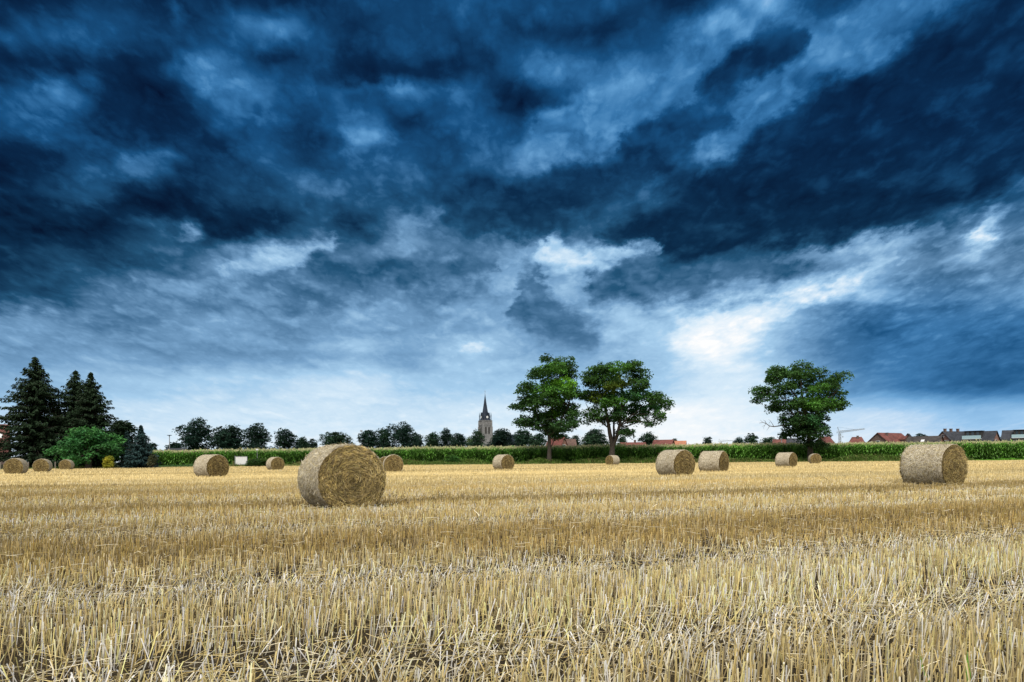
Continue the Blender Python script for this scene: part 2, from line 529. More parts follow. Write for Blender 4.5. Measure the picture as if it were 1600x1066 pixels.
M_GTILE = tile_mat('dull_dark_roof_tiles', (0.045, 0.04, 0.04), (0.085, 0.075, 0.07))
M_SLATE = tile_mat('slate', (0.013, 0.022, 0.042), (0.026, 0.040, 0.068))
M_STONE = noisy('sandstone', (0.17, 0.17, 0.175), (0.34, 0.335, 0.335), 0.8, 0.9, 6.0)
M_VOID = noisy('opening_shade', (0.03, 0.03, 0.03), (0.06, 0.055, 0.05), 3.0)  # dark tone puts the shade of openings into the colour
mg, gg = mat('window_glass')
finish(gg, (0.04, 0.06, 0.08, 1), 0.08, 0.6)
M_GLASS = mg
mg, gg = mat('balcony_glass')
finish(gg, (0.42, 0.60, 0.66, 1), 0.15, 0.6)
M_BALC = mg

# ------------------------------------------------------------------ ground
ALPHA = R(20)                                   # direction of the drill rows
FIELD_EDGE = [(-400, 92), (-85, 92), (-58, 96), (-52, 106), (0, 108), (60, 109), (400, 112)]


def edge_y(x):
    return np.interp(x, [p[0] for p in FIELD_EDGE], [p[1] for p in FIELD_EDGE])


def soil_material():
    m, g = mat('stubble_field_soil')
    co = g.n('ShaderNodeTexCoord').outputs['Object']
    fine = g.noise(co, 38.0, 5.0, 0.7)
    mid = g.noise(co, 3.0, 4.0, 0.6)
    chips = g.n('ShaderNodeTexVoronoi', feature='F1')
    mp = g.n('ShaderNodeMapping')
    mp.inputs['Scale'].default_value = (38, 90, 38)
    mp.inputs['Rotation'].default_value = (0, 0, 0.5)
    g.put(mp.inputs[0], co)
    g.put(chips.inputs['Vector'], mp.outputs[0])
    soil = g.ramp(fine, [(0.3, (0.014, 0.011, 0.008)), (0.7, (0.055, 0.043, 0.030))])
    straw = g.ramp(fine, [(0.3, (0.22, 0.165, 0.075)), (0.7, (0.44, 0.35, 0.17))])
    k = g.m('MULTIPLY', g.smooth(chips.outputs[0], 0.25, 0.4, 1.0, 0.0), g.smooth(mid, 0.3, 0.6))
    sp = g.n('ShaderNodeSeparateXYZ'); g.put(sp.inputs[0], co)
    far = g.smooth(sp.outputs[1], 6.0, 45.0, 0.0, 0.75)
    c = g.mix(g.m('MAXIMUM', k, far), soil, straw)
    finish(g, c, 0.95, 0.1, fine, 0.8, 0.03)
    return m


def ground():
    b = MB()
    b.poly([(-6000, -3000, -0.02), (6000, -3000, -0.02), (6000, 9000, -0.02), (-6000, 9000, -0.02)])
    o = b.build('ground', noisy('meadow_ground', (0.03, 0.05, 0.015), (0.06, 0.085, 0.025), 0.4))
    tag(o, 'green meadow ground running on to the horizon behind the field', kind='structure')
    # the stubble field: a fine sheet near the camera with small clods, coarse beyond
    b = MB()
    xs = [p[0] for p in FIELD_EDGE]
    for i in range(len(xs) - 1):
        b.poly([(xs[i], -150, 0), (xs[i + 1], -150, 0), (xs[i + 1], FIELD_EDGE[i + 1][1], 0), (xs[i], FIELD_EDGE[i][1], 0)])
    o = b.build('field', soil_material())
    tag(o, 'flat harvested grain field with bare soil between the stubble rows', kind='structure')


ground()


# ------------------------------------------------------------------ stubble
rng = np.random.default_rng(11)


def vnoise(x, y, sc, seed):
    """cheap smooth value noise"""
    r = np.random.default_rng(seed)
    tab = r.random((64, 64))
    X, Y = x / sc + 1000.3, y / sc + 1000.7
    xi, yi = np.floor(X).astype(int), np.floor(Y).astype(int)
    fx, fy = X - xi, Y - yi
    fx, fy = fx * fx * (3 - 2 * fx), fy * fy * (3 - 2 * fy)
    a, b_ = tab[xi % 64, yi % 64], tab[(xi + 1) % 64, yi % 64]
    c, d = tab[xi % 64, (yi + 1) % 64], tab[(xi + 1) % 64, (yi + 1) % 64]
    return (a * (1 - fx) + b_ * fx) * (1 - fy) + (c * (1 - fx) + d * fx) * fy


BALES = [  # px of the middle, distance, turn of the end face in degrees, size, proto, label
    (533, 12.65, 33, 0.985, 0, 'largest straw bale, in the left middle of the field nearest the camera'),
    (1458, 20.7, 27, 1.02, 1, 'second largest straw bale, alone at the right edge of the field below the houses'),
    (330, 38.4, 55, 1.0, 2, 'straw bale on the left in front of the white board'),
    (430, 67.0, 39, 1.0, 2, 'small straw bale right of the white board, before the thin sign post'),
    (614, 49.0, 14, 1.0, 2, 'straw bale showing its round end just right of the largest bale'),
    (602, 56.0, 10, 0.92, 2, 'straw bale almost hidden behind the round end right of the largest bale'),
    (786.5, 58.0, 35, 1.0, 2, 'straw bale below the church spire'),
    (957, 88.5, -46, 1.0, 2, 'small straw bale under the forked tree, its end turned left'),
    (1055, 33.4, 28, 1.0, 2, 'larger and left one of two straw bales side by side right of centre'),
    (1115, 41.2, 48, 1.0, 2, 'smaller and right one of two straw bales side by side right of centre'),
    (1228.5, 60.0, 37, 1.0, 2, 'straw bale just left of the lone broad tree, showing its long side'),
    (1273, 87.0, -12, 1.0, 2, 'smallest straw bale, at the foot of the lone broad tree'),
    (25, 55.0, 20, 1.0, 2, 'straw bale nearest the left border, before the tallest spruce'),
    (66.5, 66.5, 22, 1.0, 2, 'middle one of the three straw bales before the spruces on the left'),
    (104, 86.0, 17, 1.0, 2, 'farthest and smallest of the three straw bales before the spruces'),
]


def near_bale(x, y):
    d = np.full(len(x), 99.0)
    for (px, Y, *_r) in BALES:
        d = np.minimum(d, np.hypot(x - GX(px, Y), y - Y))
    return d


STRAW = np.array([(0.66, 0.525, 0.22), (0.75, 0.65, 0.37), (0.88, 0.82, 0.65), (0.50, 0.40, 0.20), (0.34, 0.28, 0.17), (0.62, 0.54, 0.23)])
ca_, sa_ = math.cos(ALPHA), math.sin(ALPHA)


def flat_amount(s, t):
    """how far wheels pressed the stubble down at row coordinate s"""
    sw = s + 0.22 * np.sin(t * 0.21 + 0.5) + 0.10 * np.sin(t * 0.73)
    out = np.zeros_like(s)
    for k in range(0, 22):
        for s0 in (3.05 + 6.3 * k, 5.15 + 6.3 * k):
            out = np.maximum(out, np.exp(-((sw - s0) / 0.36) ** 2))
    return out


def make_stubble():
    b = MB()
    bands = [  # near, far, row spacing, step in the row, tuft width, kind
        (1.5, 6.5, 0.105, 0.0125, 0.0042, 'prism'),
        (6.5, 13.0, 0.112, 0.0175, 0.0054, 'cross'),
        (13.0, 24.0, 0.135, 0.045, 0.010, 'cross'),
        (24.0, 48.0, 0.20, 0.075, 0.015, 'one'),
        (48.0, 112.0, 0.36, 0.22, 0.034, 'one'),
    ]
    for (d0, d1, row, step, wid, kind) in bands:
        # candidate points along drill rows, kept inside the visible wedge with a margin
        s_lo, s_hi = -d1 * 1.0, d1 * 1.6
        half = d1 * 1.15
        ns = int((s_hi - s_lo) / row); nt = int(2 * half / step)
        pts = []
        for i in range(ns):
            s = s_lo + i * row
            t = -half + (np.arange(nt) + rng.random(nt)) * step
            x = t * ca_ - s * sa_; y = t * sa_ + s * ca_
            k = (y > d0) & (y < d1) & (np.abs(x) < 0.86 * y + 1.2)
            if k.any():
                pts.append(np.stack([x[k], y[k]], 1))
        p = np.concatenate(pts)
        p += rng.normal(0, row * 0.17, p.shape)
        s = -p[:, 0] * sa_ + p[:, 1] * ca_; t = p[:, 0] * ca_ + p[:, 1] * sa_
        fl = flat_amount(s, t)
        gap = vnoise(p[:, 0], p[:, 1], 0.55, 3)
        tuft = vnoise(p[:, 0], p[:, 1], 0.075, 8)
        keep = (rng.random(len(p)) < 1.0 - 0.15 * fl) & ((tuft > 0.33) | (rng.random(len(p)) < 0.45) | (p[:, 1] > 20)) & ((gap > 0.2) | (rng.random(len(p)) < 0.35)) & (p[:, 1] < edge_y(p[:, 0]) - 0.6)
        p, s, t, fl = p[keep], s[keep], t[keep], fl[keep]
        n = len(p)
        big = vnoise(s * 1.6, t * 0.22, 3.0, 5)
        h = (0.108 + 0.045 * vnoise(p[:, 0], p[:, 1], 1.1, 9) + 0.075 * (big - 0.5) + rng.normal(0, 0.030, n)) * (1 - 0.25 * fl)
        h = np.clip(h, 0.04, 0.24) * (0.35 + 0.65 * np.clip((near_bale(p[:, 0], p[:, 1]) - 0.85) / 0.5, 0, 1))
        lean_a = rng.normal(0.1, 1.0, n)                      # mostly towards +x
        rnd = rng.random(n)
        lean = np.abs(rng.normal(0, 0.17, n)) + fl * (0.15 + 0.80 * rng.random(n)) + np.where(rnd < 0.07, 0.5 * rng.random(n), 0)
        lean_a = np.where(rnd < 0.55, lean_a, rng.random(n) * 6.28)
        dz = np.cos(lean); dr = np.sin(lean)
        ux, uy = np.cos(lean_a), np.sin(lean_a)
        top = np.stack([p[:, 0] + ux * dr * h, p[:, 1] + uy * dr * h, h * dz], 1)
        bot = np.stack([p[:, 0], p[:, 1], np.full(n, -0.005)], 1)
        # colour of each straw
        w = np.stack([0.9 + 0 * fl, 0.8 + 0 * fl, 0.34 + 1.2 * fl, 0.5 * (1 - .6 * fl), 0.33 * (1 - .5 * fl), 0.5 * (1 - .7 * fl)], 1)
        w[:, 2] += 0.8 * np.clip(vnoise(p[:, 0], p[:, 1], 4.0, 21) - 0.55, 0, 1)
        w[:, 2] += 1.2 * np.clip(vnoise(s * 1.0, t * 0.08, 1.3, 23) - 0.5, 0, 1)
        w[:, 3] += 1.6 * np.clip(0.45 - big, 0, 1); w[:, 4] += 1.1 * np.clip(0.42 - big, 0, 1)
        cw = np.cumsum(w, 1); cw /= cw[:, -1:]
        ci = (rng.random((n, 1)) > cw).sum(1)
        col = STRAW[np.clip(ci, 0, 5)] * (0.72 + 0.5 * rng.random((n, 1)))
        # passes of the combine: pressed straw pale, shaded sides of standing rows painted darker
        wide = np.clip(sum(np.exp(-((s + 0.22 * np.sin(t * 0.21 + 0.5) + 0.5 * (vnoise(s, t, 2.2, 75) - .5) - (s0 + 6.3 * k_)) / 0.75) ** 2) for k_ in range(22) for s0 in (3.05, 5.15)), 0, 1)
        wide = np.maximum(wide, 0.85 * np.clip((5.4 - s) / 1.2, 0, 1))[:, None]
        tone = np.array((0.84, 0.77, 0.62)) * (1 - wide) + np.array((1.26, 1.29, 1.40)) * wide
        stripe = 0.62 * vnoise(s, t * 0.05, 1.25, 71) + 0.38 * vnoise(s, t * 0.10, 0.42, 72)
        col = np.minimum(col * (0.56 + 0.88 * stripe)[:, None] * tone, 0.93)
        if d0 > 6:       # far tufts stand for many straws, so their colours are averaged
            mean = np.array((0.82, 0.68, 0.35)) * (0.80 + 0.4 * rng.random((n, 1)))
            s2 = 0.5 * vnoise(s, t * 0.03, 1.6, 73) + 0.5 * vnoise(s, t * 0.02, 0.7, 74)
            fm = np.clip((p[:, 1] - 10.0) / 26.0, 0, 1)[:, None]
            col = col * (1 - fm) + fm * mean * np.clip(0.3 + 1.4 * s2, .4, 1.3)[:, None] * (0.35 + 0.65 * tone)
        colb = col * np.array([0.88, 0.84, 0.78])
        wd = wid * (0.65 + 0.7 * rng.random(n))
        if kind == 'prism':
            vs, cs = [], []
            a0 = rng.random(n) * 6.28
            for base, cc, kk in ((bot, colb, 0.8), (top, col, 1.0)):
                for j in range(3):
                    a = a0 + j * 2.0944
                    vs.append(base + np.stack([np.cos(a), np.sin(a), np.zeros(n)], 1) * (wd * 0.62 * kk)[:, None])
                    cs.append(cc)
            v = np.stack(vs, 1).reshape(-1, 3); c = np.stack(cs, 1).reshape(-1, 3)
            o = np.arange(n)[:, None] * 6
            fq = np.concatenate([o + np.array([[j, (j + 1) % 3, 3 + (j + 1) % 3, 3 + j]]) for j in range(3)])
            b.add(v, fq, c)
            b.f.append((o + np.array([[3, 4, 5]]) + (b.n - len(v)), 0))
        else:
            a0 = rng.random(n) * 6.28 if kind == 'cross' else rng.normal(0, 0.5, n)
            for j in range(2 if kind == 'cross' else 1):
                a = a0 + j * 1.5708
                off = np.stack([np.cos(a), np.sin(a), np.zeros(n)], 1) * (wd * 0.5)[:, None]
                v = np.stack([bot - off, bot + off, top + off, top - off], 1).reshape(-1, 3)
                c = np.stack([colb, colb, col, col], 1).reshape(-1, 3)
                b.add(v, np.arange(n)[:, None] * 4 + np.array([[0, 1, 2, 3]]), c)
    o = b.build('stubble', M_STUB)
    tag(o, 'golden cut grain stubble standing in drill rows all over the field', kind='stuff')
    print('stubble verts', b.n)


def make_litter():
    """loose straws lying between and over the stubble"""
    b = MB()
    for (d0, d1, cnt, w) in ((1.5, 4.5, 13000, 0.0034), (4.5, 9, 18000, 0.0046), (9, 22, 26000, 0.009), (22, 100, 16000, 0.03)):
        y = np.sqrt(d0 ** 2 + rng.random(cnt) * (d1 ** 2 - d0 ** 2))
        x = (rng.random(cnt) * 2 - 1) * (0.84 * y + 0.6)
        s = -x * sa_ + y * ca_; t = x * ca_ + y * sa_
        fl = flat_amount(s, t)
        heap = vnoise(x, y, 0.7, 33)
        keep = (rng.random(cnt) < 0.28 + 0.75 * fl + 0.5 * np.clip(heap - 0.6, 0, 1) * 2) & (y < edge_y(x) - 0.6)
        nbd = near_bale(x, y)
        keep |= (nbd < 1.15) & (nbd > .3)
        x, y, fl = x[keep], y[keep], fl[keep]
        n = len(x)
        ln = 0.035 + 0.16 * rng.random(n) ** 2.2
        ln = np.where(d0 > 20, ln * 1.6, ln)
        a = rng.random(n) * 3.1416 * 2
        el = rng.normal(0.08, 0.16, n)
        z0 = 0.008 + 0.05 * rng.random(n) ** 2 + (rng.random(n) < 0.38) * (0.03 + 0.09 * rng.random(n))
        dx = np.stack([np.cos(a) * np.cos(el), np.sin(a) * np.cos(el), np.sin(el)], 1)
        c0 = np.stack([x, y, z0], 1)
        bend = np.stack([-np.sin(a), np.cos(a), 0.3 * np.ones(n)], 1) * (rng.normal(0, 0.06, n) * ln)[:, None]
        p0 = c0 - dx * ln[:, None] / 2; p1 = c0 + bend; p2 = c0 + dx * ln[:, None] / 2
        for q in (p0, p1, p2):
            q[:, 2] = np.maximum(q[:, 2], 0.006)
        sd_ = np.stack([-np.sin(a), np.cos(a), np.zeros(n)], 1) * (w * 0.5 * (0.6 + 0.8 * rng.random(n)))[:, None]
        up_ = np.array([0, 0, w * 0.35])
        ci = rng.choice([1, 2, 2, 1, 3, 0, 4], n)
        col = STRAW[ci] * (0.75 + 0.5 * rng.random((n, 1)))
        for (e, g_) in ((sd_, 0), (np.tile(up_, (n, 1)), 0)):
            v = np.stack([p0 - e, p0 + e, p1 + e, p1 - e, p2 + e, p2 - e], 1).reshape(-1, 3)
            c = np.repeat(col, 6, 0)
            o = np.arange(n)[:, None] * 6
            b.add(v, np.concatenate([o + np.array([[0, 1, 2, 3]]), o + np.array([[3, 2, 4, 5]])]), c)
    o = b.build('straw_litter', M_STUB)
    tag(o, 'loose pale straw lying on the soil between the stubble rows', kind='stuff')


make_stubble()
make_litter()


# ------------------------------------------------------------------ straw bales
def wrap_material():
    m, g = mat('net_wrapped_straw')
    co = g.n('ShaderNodeTexCoord').outputs['Object']
    sp = g.n('ShaderNodeSeparateXYZ'); g.put(sp.inputs[0], co)
    ang = g.m('ARCTAN2', sp.outputs[0], sp.outputs[2])
    uv = g.xyz(g.m('MULTIPLY', ang, 0.65), sp.outputs[1], 0.0)
    mp = g.n('ShaderNodeMapping'); mp.inputs['Scale'].default_value = (1.0, 1.9, 1); g.put(mp.inputs[0], uv)
    a = g.noise(mp.outputs[0], 46.0, 5.0, 0.75, 0.6)
    bl = g.noise(uv, 17.0, 4.0, 0.7)
    big = g.noise(uv, 2.2, 3.0, 0.6)
    k = g.m('ADD', g.m('MULTIPLY', a, 0.48), g.m('ADD', g.m('MULTIPLY', bl, 0.40), g.m('MULTIPLY', big, 0.12)))
    c = g.ramp(k, [(0.34, (0.05, 0.036, 0.02)), (0.43, (0.22, 0.17, 0.10)), (0.50, (0.46, 0.40, 0.29)), (0.57, (0.70, 0.63, 0.48)), (0.66, (0.88, 0.82, 0.69))])
    finish(g, c, 0.75, 0.25, k, 1.0, 0.05)
    return m


def end_material():
    m, g = mat('rolled_straw_end')
    co = g.n('ShaderNodeTexCoord').outputs['Object']
    sp = g.n('ShaderNodeSeparateXYZ'); g.put(sp.inputs[0], co)
    ang = g.m('ARCTAN2', sp.outputs[0], sp.outputs[2])
    r = g.m('SQRT', g.m('ADD', g.m('MULTIPLY', sp.outputs[0], sp.outputs[0]), g.m('MULTIPLY', sp.outputs[2], sp.outputs[2])))
    wob = g.noise(co, 5.0, 3.0, 0.5)
    rs = g.m('ADD', g.m('ADD', r, g.m('MULTIPLY', ang, 0.012)), g.m('MULTIPLY', wob, 0.07))
    v = g.xyz(g.m('MULTIPLY', rs, 34.0), g.m('MULTIPLY', g.m('SINE', ang), 2.2), g.m('MULTIPLY', g.m('COSINE', ang), 2.2))
    a = g.noise(v, 1.5, 5.0, 0.7, 0.5)
    f = g.noise(co, 22.0, 5.0, 0.75, 0.4)
    k = g.m('ADD', g.m('MULTIPLY', a, 0.6), g.m('MULTIPLY', f, 0.4))
    c = g.ramp(k, [(0.38, (0.014, 0.009, 0.004)), (0.47, (0.07, 0.046, 0.016)), (0.54, (0.24, 0.165, 0.06)), (0.64, (0.55, 0.43, 0.19))])
    finish(g, c, 0.85, 0.2, k, 1.0, 0.06)
    return m


M_WRAP, M_END = wrap_material(), end_material()
BR, BL = 0.65, 1.22


def bale_meshes(seed, n_str, n_wisp):
    """net wrap and an end face, modelled round the axis local Y, resting on z = 0"""
    r = np.random.default_rng(seed)
    ph = r.random(8) * 6.28

    def rad(a, y):
        return BR * (1 + 0.010 * np.sin(2 * a + ph[0]) + 0.008 * np.sin(3 * a + ph[1] + y * 2) + 0.006 * np.sin(7 * a + ph[2] - y * 5) + 0.005 * np.sin(13 * a + ph[3] + 7 * y))

    def squash(v):
        z = v[:, 2]
        low = -BR * 0.80
        v[:, 2] = np.where(z < low, low + (z - low) * 0.55, z)
        return v
    zb = -(BR * 0.80 + BR * 0.20 * 0.55) + 0.03
    NA, NY = 72, 20
    b = MB()
    ys = np.concatenate([[-0.5 * BL + 0.0], np.linspace(-0.5 * BL + 0.02, 0.5 * BL - 0.02, NY - 2), [0.5 * BL]])
    prof = np.concatenate([[0.965], [0.995], np.ones(NY - 4) * 1.0, [0.995], [0.965]])
    V = []
    for yi, pr in zip(ys, prof):
        a = np.arange(NA) * 2 * np.pi / NA
        rr = rad(a, yi) * pr + r.normal(0, 0.004, NA)
        V.append(np.stack([rr * np.sin(a), np.full(NA, yi) + 0.012 * np.sin(a * 3 + ph[4]), rr * np.cos(a)], 1))
    V = squash(np.concatenate(V)); V[:, 2] -= zb
    fs = [[i * NA + k, i * NA + (k + 1) % NA, (i + 1) * NA + (k + 1) % NA, (i + 1) * NA + k] for i in range(NY - 1) for k in range(NA)]
    b.add(V, fs, (0.6, 0.52, 0.36))
    # loose straw ends caught in the net
    n = n_wisp
    a = r.random(n) * 6.28; y = (r.random(n) - 0.5) * BL * 0.98
    base = np.stack([rad(a, y) * np.sin(a), y, rad(a, y) * np.cos(a)], 1)
    nrm = np.stack([np.sin(a), 0 * a, np.cos(a)], 1); tan = np.stack([np.cos(a), 0 * a, -np.sin(a)], 1)
    d = tan * r.normal(0, 1, (n, 1)) + np.array([0, 1, 0]) * r.normal(0, 1, (n, 1)); d /= np.linalg.norm(d, axis=1)[:, None]
    d = d + nrm * (0.06 + 0.35 * (r.random((n, 1)) ** 6))
    ln = (0.05 + 0.09 * r.random(n))[:, None]
    sd_ = np.cross(d, nrm); sd_ /= np.linalg.norm(sd_, axis=1)[:, None]; sd_ *= 0.0032
    base = squash(base); base[:, 2] -= zb
    v = np.stack([base - sd_, base + sd_, base + d * ln + sd_, base + d * ln - sd_], 1).reshape(-1, 3)
    col = STRAW[r.choice([1, 2, 2, 3], n)] * (0.8 + 0.4 * r.random((n, 1)))
    b.add(v, np.arange(n)[:, None] * 4 + np.array([[0, 1, 2, 3]]), np.repeat(col, 4, 0), 1)
    # end face towards -Y
    e = MB()
    NR = 14
    V = []
    for j in range(NR):
        fr = j / (NR - 1)
        aa = np.arange(NA) * 2 * np.pi / NA
        rr = rad(aa, -0.5 * BL) * 0.965 * fr
        yy = -0.5 * BL - 0.05 * (1 - fr ** 2) + 0.014 * np.sin(fr * 26 + aa) + r.normal(0, 0.008, NA) * (fr < 0.98) + 0.012 * np.sin(aa * 3 + ph[4]) * fr
        V.append(np.stack([rr * np.sin(aa), yy, rr * np.cos(aa)], 1))
    V = squash(np.concatenate(V)); V[:, 2] -= zb
    fs = [[i * NA + k, (i + 1) * NA + k, (i + 1) * NA + (k + 1) % NA, i * NA + (k + 1) % NA] for i in range(NR - 1) for k in range(NA)]
    e.add(V, fs, (0.5, 0.4, 0.2))
    n = n_str
    rr = BR * 0.95 * np.sqrt(r.random(n)); a = r.random(n) * 6.28
    ln = 0.04 + 0.10 * r.random(n)
    sk = r.normal(0, 0.70, n)
    lift = 0.006 + 0.045 * r.random(n) ** 2
    pts = []
    for tt in (-0.5, 0.0, 0.5):
        da = tt * ln * np.cos(sk) / np.maximum(rr, 0.10)
        rq = np.minimum(rr + tt * ln * np.sin(sk), BR * 0.985)
        q = np.stack([rq * np.sin(a + da), -0.5 * BL - 0.05 * (1 - (rq / BR) ** 2) - lift * (1 - 0.8 * abs(tt) + 1.2 * tt * (r.random(n) < 0.25)), rq * np.cos(a + da)], 1)
        pts.append(q)
    w = 0.0030 * (0.6 + 0.9 * r.random(n))[:, None]
    rad_d = np.stack([np.sin(a), 0 * a, np.cos(a)], 1) * w
    col = STRAW[r.choice([0, 1, 3, 3, 4, 4, 5, 0], n)] * (0.30 + 0.72 * r.random((n, 1)))
    patch = vnoise(pts[1][:, 0], pts[1][:, 2], 0.045, 91 + seed) * .6 + vnoise(pts[1][:, 0], pts[1][:, 2], 0.12, 92 + seed) * .4
    patch = .6 * patch + .4 * vnoise(rr + .012 * a, 0 * rr, 0.035, 93)
    col = col * np.array([1.06, 1.0, .88]) * np.clip(0.12 + 1.9 * patch, .2, 1.5)[:, None]
    for q in pts:
        squash(q); q[:, 2] -= zb
    v = np.stack([pts[0] - rad_d, pts[0] + rad_d, pts[1] + rad_d, pts[1] - rad_d, pts[2] + rad_d, pts[2] - rad_d], 1).reshape(-1, 3)
    o = np.arange(n)[:, None] * 6
    e.add(v, np.concatenate([o + np.array([[0, 1, 2, 3]]), o + np.array([[3, 2, 4, 5]])]), np.repeat(col, 6, 0), 1)
    return b, e


def mirror_end(src):
    """the far end: the same kind of face turned to +Y"""
    m = MB()
    for v, c in zip(src.v, src.c):
        m.v.append(v * np.array([-1, -1, 1])); m.c.append(c)
    m.f = list(src.f); m.n = src.n
    return m


def bale_proto(seed, n_str, n_wisp):
    root = bpy.data.objects.new('round_bale', None)
    COL.objects.link(root)
    w, e = bale_meshes(seed, n_str, n_wisp)
    w.build('net_wrap', [M_WRAP, M_STUB], root, True)
    e.build('end_face', [M_END, M_STUB], root, True)
    mirror_end(e).build('end_face', [M_END, M_STUB], root, True)
    return root


def copy_tree(o, parent=None):
    c = o.copy(); COL.objects.link(c)
    if parent is not None:
        c.parent = parent
    for ch in list(o.children):
        copy_tree(ch, c)
    return c


protos = [bale_proto(1, 8500, 3600), bale_proto(2, 4500, 2800), bale_proto(3, 1500, 700)]
used = set()
for (px, Y, th, sc, pi, label) in BALES:
    if pi in used:
        o = copy_tree(protos[pi])
    else:
        o = protos[pi]; used.add(pi)
    if pi == 2:
        Y *= 0.975; sc *= 1.05
    o.location = (GX(px, Y), Y, 0.0)
    o.rotation_euler = (0, 0, R(th))
    o.scale = (sc, sc, sc)
    tag(o, label, 'straw bale', 'round straw bales on the stubble field')


# ------------------------------------------------------------------ foliage
def leaves(b, c, d, n, ln, wd, col, mi=0):
    """rhombic leaves: centres c, directions d, normals n, arrays"""
    w = np.cross(d, n); w /= np.maximum(np.linalg.norm(w, axis=1), 1e-6)[:, None]
    d = d * (ln * 0.5)[:, None]; w = w * (wd * 0.5)[:, None]
    v = np.stack([c - d, c + w, c + d, c - w], 1).reshape(-1, 3)
    k = len(c)
    b.add(v, np.arange(k)[:, None] * 4 + np.array([[0, 1, 2, 3]]), np.repeat(col, 4, 0), mi)


def clump_leaves(b, r, centre, rad, n_spray, per, spray_r, leaf, col, flat=0.35, inner=0.45):
    """sprays of leaves spread through an ellipsoid, each spray a drooping layer"""
    dv = r.normal(0, 1, (n_spray, 3)); dv /= np.linalg.norm(dv, axis=1)[:, None]
    rr = (inner + (1 - inner) * r.random(n_spray) ** 0.6)
    sp = np.array(centre) + dv * rr[:, None] * np.array(rad)
    scol = np.array(col) * (0.45 + 1.05 * r.random((n_spray, 1)))
    N = n_spray * per
    a = r.random(N) * 6.283
    q = np.sqrt(r.random(N))
    srad = np.repeat(spray_r * (0.6 + 0.8 * r.random(n_spray)), per)
    off = np.stack([np.cos(a) * q * srad, np.sin(a) * q * srad, (-0.30 * q * q) * srad + r.normal(0, 0.5, N) * srad * flat], 1)
    c = np.repeat(sp, per, 0) + off
    d = np.stack([np.cos(a), np.sin(a), -0.25 + r.normal(0, 0.35, N)], 1) + r.normal(0, 0.35, (N, 3))
    d /= np.linalg.norm(d, axis=1)[:, None]
    n = np.stack([r.normal(0, 0.8, N), r.normal(0, 0.8, N), np.ones(N)], 1)
    ln = leaf * (0.7 + 0.6 * r.random(N))
    cc = np.repeat(scol, per, 0) * (0.8 + 0.4 * r.random((N, 1)))
    leaves(b, c, d, n, ln, ln * 0.55, cc)


def wiggle(p0, p1, r, k=4, amp=0.08):
    p0, p1 = Vector(p0), Vector(p1)
    L = (p1 - p0).length
    out = []
    for i in range(k + 1):
        t = i / k
        p = p0.lerp(p1, t)
        if 0 < i < k:
            p += Vector(r.normal(0, 1, 3)) * amp * L * 0.5
        p.z += 0.10 * L * math.sin(t * math.pi) * (1 if p1.z > p0.z else -0.3)
        out.append(p)
    return out


DG = (0.060, 0.150, 0.034)


